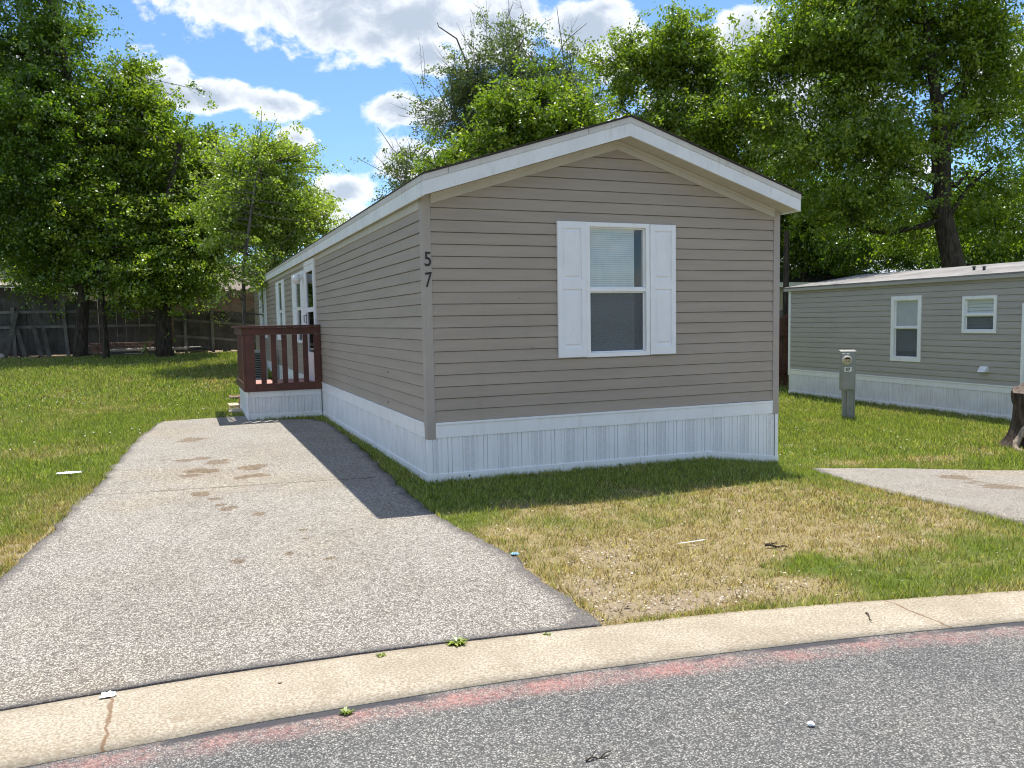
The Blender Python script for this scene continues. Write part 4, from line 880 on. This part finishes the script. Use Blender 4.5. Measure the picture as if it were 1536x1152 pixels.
def scrap(name, px, py, w, h, mat, label, seed, off=0.02):
    q = G(px, py, off); mb = MB(); n = 9; V = []
    for i in range(n):
        for j in range(n):
            u, v = (i/(n-1)-.5), (j/(n-1)-.5); k = float(fbm(np.array([[i*.6+seed, j*.6+seed]]), 3, seed)[0]); e = float(fbm(np.array([[i*.9+seed, j*.4]]), 2, seed+7)[0])
            V.append((q[0]+u*w*(.6+.8*e), q[1]+v*h*(.6+.8*k), q[2]+off+.6*min(w, h)*(k-.25)*.5))
    mb.add(V, [(i*n+j, (i+1)*n+j, (i+1)*n+j+1, i*n+j+1) for i in range(n-1) for j in range(n-1)]); return tag(mb.build(name, mat), label, 'litter')
scrap('paper_scrap', 105, 710, .22, .10, M['litter'], 'white paper scrap lying on the lawn left of the drive', 3, .03)
scrap('plastic_scrap', 162, 1043, .06, .05, M['litter'], 'torn white plastic bit where the drive meets the kerb', 8, .016)
scrap('wrapper', 772, 831, .05, .05, M['bluelit'], 'small blue wrapper beside the right edge of the drive', 5, .02)
scrap('paper_scrap', 1040, 812, .22, .012, M['litter'], 'thin white strip lying in the dry front lawn', 12, .03)
def stick(px, py, px2, py2, r, label, off=.01, forks=0):
    a = G(px, py, off); b = G(px2, py2, off); a[2] += off; b[2] += off; mb = MB(); pts = [a+(b-a)*t+np.array([0, 0, .006*math.sin(t*9)])+np.array([math.sin(t*7), math.cos(t*5), 0])*.006 for t in np.linspace(0, 1, 7)]
    mb.tube(pts, [r*(1-.6*t) for t in np.linspace(0, 1, 7)], 6)
    for k in range(forks):
        p0 = pts[1+k*2]; d = (b-a)*.35; mb.tube([p0, p0+np.array([d[0]-d[1]*.5*(-1)**k, d[1]+d[0]*.5*(-1)**k, .01])], [r*.6, r*.3], 5)
    return tag(mb.build('fallen_twig', M['bark']), label, 'twig')
stick(880, 1142, 915, 1128, .004, 'reddish forked twig lying on the grey street', .008, 2); stick(1148, 818, 1180, 820, .011, 'dark twig lying in the dry front lawn', .02, 1)
stick(1300, 920, 1307, 932, .004, 'small dark leaf stem where kerb meets dry lawn', .016); stick(58, 565, 64, 552, .02, 'dark stick poking up from the shaded left lawn', .03)
def weed(px, py, r, n, label, off):
    q = G(px, py, off); V = []; 
    for k in range(n):
        a = random.uniform(0, 2*PI); L = r*random.uniform(.4, 1); w = L*.16; e = random.uniform(.2, 1.0); o_ = np.array([random.uniform(-.3, .3)*r, random.uniform(-.15, .15)*r, 0])
        d = np.array([math.cos(a), math.sin(a), 0]); s_ = np.array([-d[1], d[0], 0]); p0 = q+o_+np.array([0, 0, off]); p1 = p0+d*L*.55+np.array([0, 0, L*e*.6]); p2 = p0+d*L+np.array([0, 0, L*e*.5])
        V += [p0, p1-s_*w, p2, p1+s_*w]
    N = len(V); o = bigmesh('weed', np.array(V), 4, M['grass'], None, {'dry': np.zeros(N), 'v': np.repeat(np.random.rand(N//4), 4)}); return tag(o, label, 'weed')
weed(521, 1070, .032, 60, 'small green weed between the kerb and the red stripe', .004)
weed(685, 967, .055, 90, 'wide tuft of weeds between drive and kerb', .008); weed(572, 985, .03, 40, 'tiny weed tuft in the joint left of the wide tuft', .008); weed(822, 954, .03, 30, 'tiny weed tuft near the right corner of the drive', .008)

# ------------------------------------------------------------------ trees
def tree(name, label, base, trunk, blobs, ncl, lpc, lsz, leafmat, barkmat, thr=.40, spray=.55, twig=.006, limbs=16, bare=0, extra=None, droop=.25, seed=0, nf=.55, tr=.25):
    """trunk: list of (point, radius); blobs: (centre, radii, weight)"""
    rg = np.random.default_rng(100+seed); t = thing(name, base, label, 'tree', 'trees around the homes')
    bl2 = []
    for c0, r0_, w0 in blobs:
        c0 = np.array(c0); r0_ = np.array(r0_); bl2.append((c0, r0_*.86, w0))
        for _ in range(9):
            u = rg.normal(size=3); u[2] = u[2]*.9+.15; u /= np.linalg.norm(u); f_ = rg.uniform(.20, .42); bl2.append((c0+u*r0_*rg.uniform(.80, 1.05), r0_*f_*np.array([1.1, 1.1, .75]), w0*1.6))
    limb_blobs = blobs; blobs = bl2
    wt = np.array([b[2]*b[1][0]*b[1][1]*b[1][2] for b in blobs]); wt = wt/wt.sum(); P_ = []
    while sum(map(len, P_)) < ncl:
        n = ncl*2; bi = rg.choice(len(blobs), n, p=wt); u = rg.normal(size=(n, 3)); u /= np.linalg.norm(u, axis=1)[:, None]; u *= rg.random(n)[:, None]**.42
        c = np.array([blobs[i][0] for i in bi]); r = np.array([blobs[i][1] for i in bi]); p = c+u*r; k = fbm(p*nf*1.35+seed*7.3, 3, seed) > thr+.015; P_.append(p[k])
    pts = np.concatenate(P_)[:ncl]; pts = pts+rg.normal(0, 1, pts.shape)*np.array([.45, .45, .34])*np.abs(rg.normal(0, 1, (len(pts), 1)))*np.clip(spray*1.6, 0, 1)
    mb = MB(); tp = [np.array(p, float) for p, _ in trunk]; trr = [r for _, r in trunk]
    mb.tube(tp, trr, 10); nodes = []; nr = []
    for i in range(len(tp)-1):
        for s in np.linspace(0, 1, 8): nodes.append(tp[i]*(1-s)+tp[i+1]*s); nr.append(trr[i]*(1-s)+trr[i+1]*s)
    cut = .46 if seed == 9 else .3; nodes = nodes[int(len(nodes)*cut):]; nr = nr[int(len(nr)*cut):]
    ends = [np.array(b[0])+np.array(b[1])*rg.uniform(-.45, .45, 3) for b in limb_blobs for _ in range(max(1, limbs//len(limb_blobs)))]
    for e in ends:
        N_ = np.array(nodes); dv = e-N_; cost = np.linalg.norm(dv, axis=1)+2.0*np.maximum(0, N_[:, 2]-e[2]+.6*np.linalg.norm(dv[:, :2], axis=1)*.5); i = int(np.argmin(cost)); p0 = N_[i]; r0 = min(nr[i]*.55, .10)
        L = np.linalg.norm(e-p0); pr = []; rr = []
        bend = rg.normal(0, .10*L, 3); 
        for s in np.linspace(0, 1, 8):
            q = p0*(1-s)+e*s+bend*math.sin(PI*s)+np.array([0, 0, -.10*L*math.sin(PI*s)])+rg.normal(0, .02*L, 3)*(0 < s < 1); pr.append(q); rr.append(r0*(1-.85*s)+.012)
        mb.tube(pr, rr, 6, cap=False)
        for q, r in zip(pr[1:], rr[1:]): nodes.append(q); nr.append(r)
    N_ = np.array(nodes); dirs = np.zeros_like(pts); step = max(1, int(len(pts)/700))
    for j, p in enumerate(pts):
        d2 = np.linalg.norm(N_-p, axis=1); i = int(np.argmin(d2)); d = p-N_[i]; dirs[j] = d/(np.linalg.norm(d)+1e-6)
        if j % step == 0:
            m = (p+N_[i])/2+rg.normal(0, .08, 3)*d2[i]; mb.tube([N_[i], m, p+dirs[j]*.2], [min(nr[i]*.5, .03), twig*1.8, twig], 4, cap=False)
    for k in range(bare):
        j = rg.integers(len(pts)); p = pts[j]; d = dirs[j]+np.array([0, 0, .7])+rg.normal(0, .35, 3); d /= np.linalg.norm(d); L = rg.uniform(.6, 1.5)
        q = [p-d*.4, p+d*L*.4+rg.normal(0, .06, 3), p+d*L+rg.normal(0, .1, 3)]; mb.tube(q, [.013, .009, .004], 3, cap=False)
        for s in range(3):
            e = d+rg.normal(0, .6, 3); e /= np.linalg.norm(e); o_ = q[0]+(q[2]-q[0])*rg.uniform(.3, .9); mb.tube([o_, o_+e*L*.35], [.007, .003], 3, cap=False)
    if extra:
        for pth, r in extra: mb.tube(pth, list(np.linspace(r, r*.3, len(pth))), 6, cap=False)
    mb.build('trunk', barkmat, t, smooth=True)
    n = len(pts)*lpc; ci = np.repeat(np.arange(len(pts)), lpc); d = dirs[ci]; s = rg.random(n)
    sz = rg.uniform(.55, 1.15, len(pts))[ci]
    pos = pts[ci]+d*(s[:, None]-.35)*spray*sz[:, None]+rg.normal(0, 1, (n, 3))*(spray*np.array([.27, .27, .17]))*sz[:, None]; pos[:, 2] -= droop*s**2*spray
    ax = d*.5+rg.normal(0, .55, (n, 3))+np.array([0, 0, -.35]); ax /= np.linalg.norm(ax, axis=1)[:, None]
    nm = rg.normal(0, .6, (n, 3))+np.array([0, 0, .8]); sd = np.cross(ax, nm); sd /= np.linalg.norm(sd, axis=1)[:, None]+1e-6; up = np.cross(sd, ax)
    L = lsz*rg.uniform(.55, 1.25, n)[:, None]; w = L*.31
    V = np.stack([pos-ax*L*.5, pos-sd*w+up*w*.35, pos+ax*L*.5, pos+sd*w+up*w*.35], 1).reshape(-1, 3)
    cv = rg.random(len(pts))[ci]*.55+rg.random(n)*.45
    bigmesh('crown', V, 4, leafmat, t, {'v': np.repeat(cv, 4)}); return t
def BL(px, py, D, rx, ry, rd=None, w=1.0):   # blob: centre seen at photo point, distance D (m), radii in photo px
    k = D/FPX; return (P(px, py, D), (rx*k*.95, (rd or rx)*k, ry*k), w)
def TR(pts, D, rs): return [(P(x, y, D), r) for (x, y), r in zip(pts, rs)]
def gb(px, D): q = P(px, 540, D); return (q[0], q[1], float(T(q[0], q[1])))
def rooted(px, D, pts, rs):
    b = gb(px, D); return b, [((b[0], b[1], b[2]-.15), rs[0]*1.25), ((b[0], b[1], b[2]+.25), rs[0])]+[(P(x, y, D), r) for (x, y), r in zip(pts, rs[1:])]
# T1 far left giant
LF = .115
b, tk = rooted(122, 25.5, [(126, 430), (135, 330), (120, 200), (95, 80), (60, -60)], [.20, .17, .16, .14, .10, .05])
tree('shade_tree', 'tallest dark green tree at the left edge, its trunk before the fence', b, tk, [BL(40, 60, 26, 85, 85), BL(80, 215, 25.5, 100, 85), BL(25, 300, 25, 95, 90), BL(120, 330, 25.5, 75, 65), BL(-60, 150, 26, 110, 130), BL(60, -70, 26, 90, 80), BL(105, 85, 26, 40, 55), BL(60, 400, 26, 80, 40, w=1.3), BL(140, 395, 25.5, 65, 38, w=1.2), BL(30, 150, 26, 90, 60), BL(120, 150, 26, 50, 50)], 4200, 36, LF, M['leafA'], M['bark'], .40, .55, seed=1, limbs=26,
     extra=[([P(126, 450, 25.5), P(150, 400, 25.4), P(172, 340, 25.3)], .07)])
b, tk = rooted(40, 31, [(50, 430), (50, 350)], [.12, .1, .06])
tree('shade_tree', 'dark bushy tree behind the fence and shed at far left', b, tk, [BL(0, 350, 31, 90, 60), BL(90, 370, 31.5, 80, 50), BL(-80, 300, 31, 90, 90), BL(60, 250, 32, 90, 80)], 1500, 32, .13, M['leafA'], M['bark'], .32, .65, seed=2)
b, tk = rooted(215, 32, [(215, 430), (215, 350)], [.12, .1, .06])
tree('shade_tree', 'dark tree filling the gap behind the fence corner', b, tk, [BL(180, 350, 32, 80, 60), BL(190, 420, 32, 70, 30), BL(270, 370, 33, 70, 60), BL(330, 360, 33, 60, 60), BL(220, 270, 33, 80, 60)], 1500, 32, .13, M['leafA'], M['bark'], .32, .65, seed=12)
# T2
b, tk = rooted(160, 24.8, [(155, 480), (152, 430), (160, 360), (175, 310)], [.10, .09, .07, .05, .03])
tree('shade_tree', 'yellow green tree with a thin grey trunk rising between the two darkest trunks', b, tk, [BL(185, 190, 26.5, 58, 75), BL(165, 290, 26, 70, 65), BL(203, 125, 26.8, 26, 40, w=.9), BL(190, 370, 25.6, 60, 45), BL(235, 230, 27, 36, 60), BL(150, 140, 26.5, 40, 40, w=.8)], 2500, 34, LF, M['leafB'], M['bark'], .38, .5, seed=3)
# T3
b, tk = rooted(247, 25.5, [(245, 440), (243, 360), (255, 280), (270, 220)], [.26, .22, .15, .10, .05])
tree('shade_tree', 'broad green tree with a thick dark trunk at the fence corner', b, tk, [BL(262, 250, 26.5, 60, 60), BL(245, 345, 25.8, 80, 60), BL(305, 320, 26.5, 50, 75), BL(290, 225, 27, 45, 40, w=.8), BL(235, 410, 25.5, 75, 35, w=1.2), BL(325, 262, 27.5, 30, 50), BL(300, 400, 26, 45, 35)], 2700, 34, LF, M['leafB'], M['bark'], .37, .5, seed=4,
     extra=[([P(246, 455, 25.5), P(262, 420, 25.4), P(290, 375, 25.3)], .07)])
# T4 slender pale
b, tk = rooted(366, 21.9, [(366, 470), (365, 400), (375, 330), (385, 260)], [.055, .05, .05, .04, .02])
tree('pale_tree', 'slender light green tree with thin trunk behind the end of the porch', b, tk, [BL(385, 255, 23, 55, 58, w=.8), BL(350, 330, 22.5, 45, 60), BL(415, 330, 23.5, 62, 65), BL(362, 405, 21.9, 46, 50), BL(460, 335, 25, 38, 48, w=.8), BL(430, 262, 24, 42, 40, w=.7), BL(345, 262, 23, 32, 35, w=.6), BL(352, 440, 21.8, 30, 22, w=.8), BL(400, 400, 22.5, 35, 40, w=.8)], 2000, 30, .09, M['leafD'], M['barkgrey'], .42, .42, limbs=34, twig=.006, seed=5,
     extra=[([P(366, 480, 21.9), P(350, 471, 21.8), P(330, 462, 21.7)], .022), ([P(352, 472, 21.8), P(340, 482, 21.7), P(326, 478, 21.7)], .015)])
# T5 half bare grey tree
b, tk = rooted(770, 33, [(775, 330), (770, 220), (765, 150), (770, 80)], [.26, .2, .15, .10, .05])
tree('sparse_tree', 'half bare grey green tree with dead twigs above the roof ridge', b, tk, [BL(760, 130, 33, 85, 70, w=.9), BL(700, 190, 33, 70, 55), BL(850, 140, 33, 55, 70, w=.8), BL(620, 260, 33, 48, 36), BL(780, 60, 33, 50, 32, w=.4), BL(600, 290, 32, 30, 20), BL(860, 230, 33, 50, 50)], 2100, 24, .11, M['leafC'], M['barkgrey'], .41, .5, bare=300, limbs=30, twig=.007, seed=6,
     extra=[([P(720, 160, 33), P(700, 95, 33), P(685, 58, 33), P(658, 40, 33), P(656, 34, 33)], .05), ([P(760, 100, 33), P(752, 50, 33), P(770, 5, 33)], .03), ([P(820, 110, 33), P(850, 60, 33), P(880, 35, 33)], .03), ([P(850, 130, 33), P(842, 60, 33), P(835, 10, 33)], .03), ([P(640, 270, 32), P(590, 225, 32), P(566, 190, 32)], .025), ([P(640, 280, 32), P(590, 260, 32), P(562, 232, 32)], .02), ([P(700, 130, 33), P(675, 105, 33), P(655, 96, 33)], .02)])
# T6 bright mid
b, tk = rooted(800, 25, [(800, 340), (795, 260), (790, 190)], [.16, .14, .10, .05])
tree('shade_tree', 'bright green leafy tree close behind the roof of the taupe home', b, tk, [BL(790, 190, 25, 80, 56), BL(720, 235, 25, 58, 36), BL(860, 190, 25, 46, 55), BL(790, 140, 25, 36, 22, w=.8), BL(665, 255, 24.5, 40, 24)], 1500, 34, LF, M['leafB'], M['bark'], .40, .48, seed=7)
# T7
b, tk = rooted(985, 28, [(990, 260), (992, 180), (985, 100)], [.24, .2, .15, .06])
tree('shade_tree', 'round green tree standing right of the gable peak', b, tk, [BL(975, 85, 28, 55, 50), BL(1020, 120, 28, 55, 60), BL(915, 105, 28, 30, 32, w=.7), BL(1065, 110, 28, 48, 75), BL(1010, 200, 27.5, 90, 48), BL(1095, 210, 27.5, 70, 60), BL(945, 60, 28, 28, 28, w=.7), BL(1030, 45, 28, 40, 28, w=.8), BL(945, 150, 28, 45, 35, w=.7)], 2600, 32, LF, M['leafB'], M['bark'], .41, .5, seed=8)
# T8 giant right
b, tk = rooted(1432, 23.5, [(1430, 395), (1412, 315), (1415, 220), (1400, 120), (1385, 0)], [.36, .30, .26, .20, .14, .07])
tree('shade_tree', 'huge spreading tree with forked dark trunk behind the grey green home', b, tk, [BL(1220, 80, 24, 100, 75), BL(1160, 120, 24.5, 50, 70), BL(1300, 110, 24, 70, 60), BL(1380, 60, 24, 100, 80), BL(1480, 150, 23.5, 60, 80), BL(1210, 210, 23.5, 95, 65), BL(1330, 215, 23.5, 95, 65), BL(1270, 310, 23.5, 85, 42, w=.9), BL(1430, 290, 24.5, 85, 55, w=.7), BL(1300, -30, 24, 160, 70), BL(1500, 30, 23.5, 80, 90), BL(1370, 350, 25.5, 70, 32, w=.7), BL(1510, 330, 24.5, 50, 60, w=.7)], 6400, 30, .115, M['leafB'], M['bark'], .42, .55, seed=9, limbs=44,
     extra=[([P(1413, 330, 23.5), P(1385, 290, 23.4), P(1355, 275, 23.3)], .16), ([P(1415, 310, 23.5), P(1402, 265, 23.5), P(1398, 180, 23.5)], .14), ([P(1415, 240, 23.5), P(1445, 150, 23.4), P(1455, 60, 23.3)], .11), ([P(1420, 330, 23.5), P(1452, 280, 23.6), P(1490, 250, 23.6)], .08)])
b, tk = rooted(1200, 29, [(1200, 460), (1205, 380)], [.14, .12, .06])
tree('shade_tree', 'dark low tree behind the gap between the two homes', b, tk, [BL(1200, 350, 29, 60, 50), BL(1250, 380, 30, 70, 34), BL(1185, 385, 29, 30, 32), BL(1150, 290, 30, 70, 60), BL(1230, 300, 30, 70, 50), BL(1330, 365, 32, 70, 40), BL(1300, 300, 32, 60, 40)], 2300, 32, .12, M['leafA'], M['bark'], .37, .5, seed=10)
b, tk = rooted(1560, 30, [(1560, 380), (1560, 250)], [.25, .2, .08])
tree('shade_tree', 'green tree cut off by the right edge of the photo', b, tk, [BL(1560, 250, 30, 55, 80), BL(1590, 120, 30, 80, 110), BL(1560, 380, 31, 70, 30), BL(1480, 375, 32, 60, 34, w=.9), BL(1400, 385, 32, 50, 28), BL(1450, 320, 32, 50, 40)], 2000, 28, .12, M['leafA'], M['bark'], .41, .55, seed=11)

# ------------------------------------------------------------------ sky, sun
w = bpy.data.worlds.new('World'); S.world = w; w.use_nodes = True; nt = w.node_tree; nt.nodes.clear()
t = NT.__new__(NT); t.t = nt; out = nt.nodes.new('ShaderNodeOutputWorld'); bg = nt.nodes.new('ShaderNodeBackground'); nt.links.new(bg.outputs[0], out.inputs[0])
sun_v = np.array([.68, .90, 2.80]); sun_v /= np.linalg.norm(sun_v); el = math.asin(sun_v[2]); az = math.atan2(sun_v[0], sun_v[1])
sky = nt.nodes.new('ShaderNodeTexSky'); sky.sky_type = 'NISHITA'; sky.sun_disc = False; sky.sun_elevation = el; sky.sun_rotation = az; sky.air_density = 1.0; sky.dust_density = .25; sky.ozone_density = 2.2; sky.altitude = 200
dirv = t.n('TexCoord').outputs['Generated']; sp = t.n('SeparateXYZ', {0: dirv}); ax = t.m('ARCTAN2', sp.outputs[0], sp.outputs[1]); ay = t.m('ARCSINE', sp.outputs[2])
cl = [(480, -35, 270, 100, 1.05), (620, 30, 150, 50, 1.0), (560, 60, 50, 42, .8), (640, 80, 45, 30, .9), (740, 40, 90, 60, .9), (235, 128, 55, 38, .9), (310, 145, 95, 27, 1.0), (410, 155, 75, 24, .9), (462, 158, 32, 16, .7), (598, 163, 52, 26, 1.0), (648, 170, 30, 24, .8), (445, 208, 30, 17, .8), (520, 285, 60, 28, .9), (560, 330, 120, 30, .7),
      (880, 45, 80, 40, 1.0), (905, 10, 35, 18, .7), (930, 90, 50, 40, .7), (265, 105, 30, 20, .7), (1120, 60, 55, 45, 1.0), (1220, 180, 120, 60, 1.0), (1250, 390, 260, 45, 1.05), (1510, 330, 110, 40, 1.0), (1500, 120, 45, 50, .8), (1040, 180, 90, 60, .9), (90, 250, 80, 50, .6), (30, 110, 60, 40, .7), (860, 220, 160, 60, .8), (620, 245, 70, 35, .6), (1350, 260, 70, 40, .7)]
field = None
wv = t.n('CombineXYZ', {0: ax, 1: ay, 2: 0.0}).outputs[0]
for (px, py, rx, ry, a) in cl:
    d = ray(px, py); d = d/np.linalg.norm(d); a0 = math.atan2(d[0], d[1]); e0 = math.asin(d[2])
    u = t.m('DIVIDE', t.m('SUBTRACT', ax, a0), rx/FPX*1.0); v = t.m('DIVIDE', t.m('SUBTRACT', ay, e0), ry/FPX)
    r = t.m('SQRT', t.m('ADD', t.m('MULTIPLY', u, u), t.m('MULTIPLY', v, v))); f = t.m('MULTIPLY', t.m('SUBTRACT', 1.0, r), a); f = t.m('MAXIMUM', f, -1.0)
    field = f if field is None else t.n('Math', {0: field, 1: f, 2: .25}, operation='SMOOTH_MAX').outputs[0]
gen = t.m('SUBTRACT', t.noise(t.sca(dirv, (2.2, 2.2, 4.5)), 1.0, 4), .50); gen = t.m('MULTIPLY', gen, 5.0)
off = t.ss(t.m('ABSOLUTE', t.m('SUBTRACT', ax, .4)), .75, 1.1); off = t.m('MAXIMUM', off, t.ss(ay, .5, .75)); gen = t.m('ADD', gen, t.m('MULTIPLY', t.m('SUBTRACT', off, 1.0), 4.0))
field = t.m('MAXIMUM', field, gen)
wrp = t.n('VectorMath', {0: wv, 1: t.sca(t.noise(wv, 9, 3, .5, 'Color'), .05)}, operation='ADD').outputs[0]
nz = t.noise(t.sca(wrp, (1, 1.5, 1)), 20, 9, .62); field = t.m('ADD', field, t.m('MULTIPLY', t.m('SUBTRACT', nz, .5), 1.7))
dens = t.ss(field, -.02, .30); thick = t.ss(t.m('ADD', field, t.m('MULTIPLY', t.m('SUBTRACT', t.noise(wv, 7, 4), .5), .9)), .12, .85)
cc = t.mix(thick, (5.6, 5.75, 5.9), (2.8, 3.2, 3.75)); skyc = t.mix(1.0, sky.outputs[0], (.64, .78, .93), 'MULTIPLY')
c = t.mix(t.m('MULTIPLY', dens, .94), skyc, cc); nt.links.new(c, bg.inputs[0]); bg.inputs[1].default_value = .135
sl = bpy.data.lights.new('sun', 'SUN'); sl.energy = 5.0; sl.angle = math.radians(.5); sl.color = (1, .955, .89); so_ = bpy.data.objects.new('sun', sl); COL.objects.link(so_)
so_.rotation_euler = Vector(-sun_v).to_track_quat('-Z', 'Y').to_euler(); so_.location = (5, 5, 20)
vs = S.view_settings; vs.view_transform = 'Standard'; vs.look = 'None'; vs.exposure = .60; vs.gamma = 1
S.cycles.use_denoising = True; S.cycles.denoiser = 'OPENIMAGEDENOISE'; S.cycles.denoising_input_passes = 'RGB_ALBEDO_NORMAL'; S.cycles.denoising_prefilter = 'ACCURATE'; S.cycles.filter_width = 1.1
S.cycles.max_bounces = 8; S.cycles.transparent_max_bounces = 12; S.cycles.sample_clamp_indirect = 4
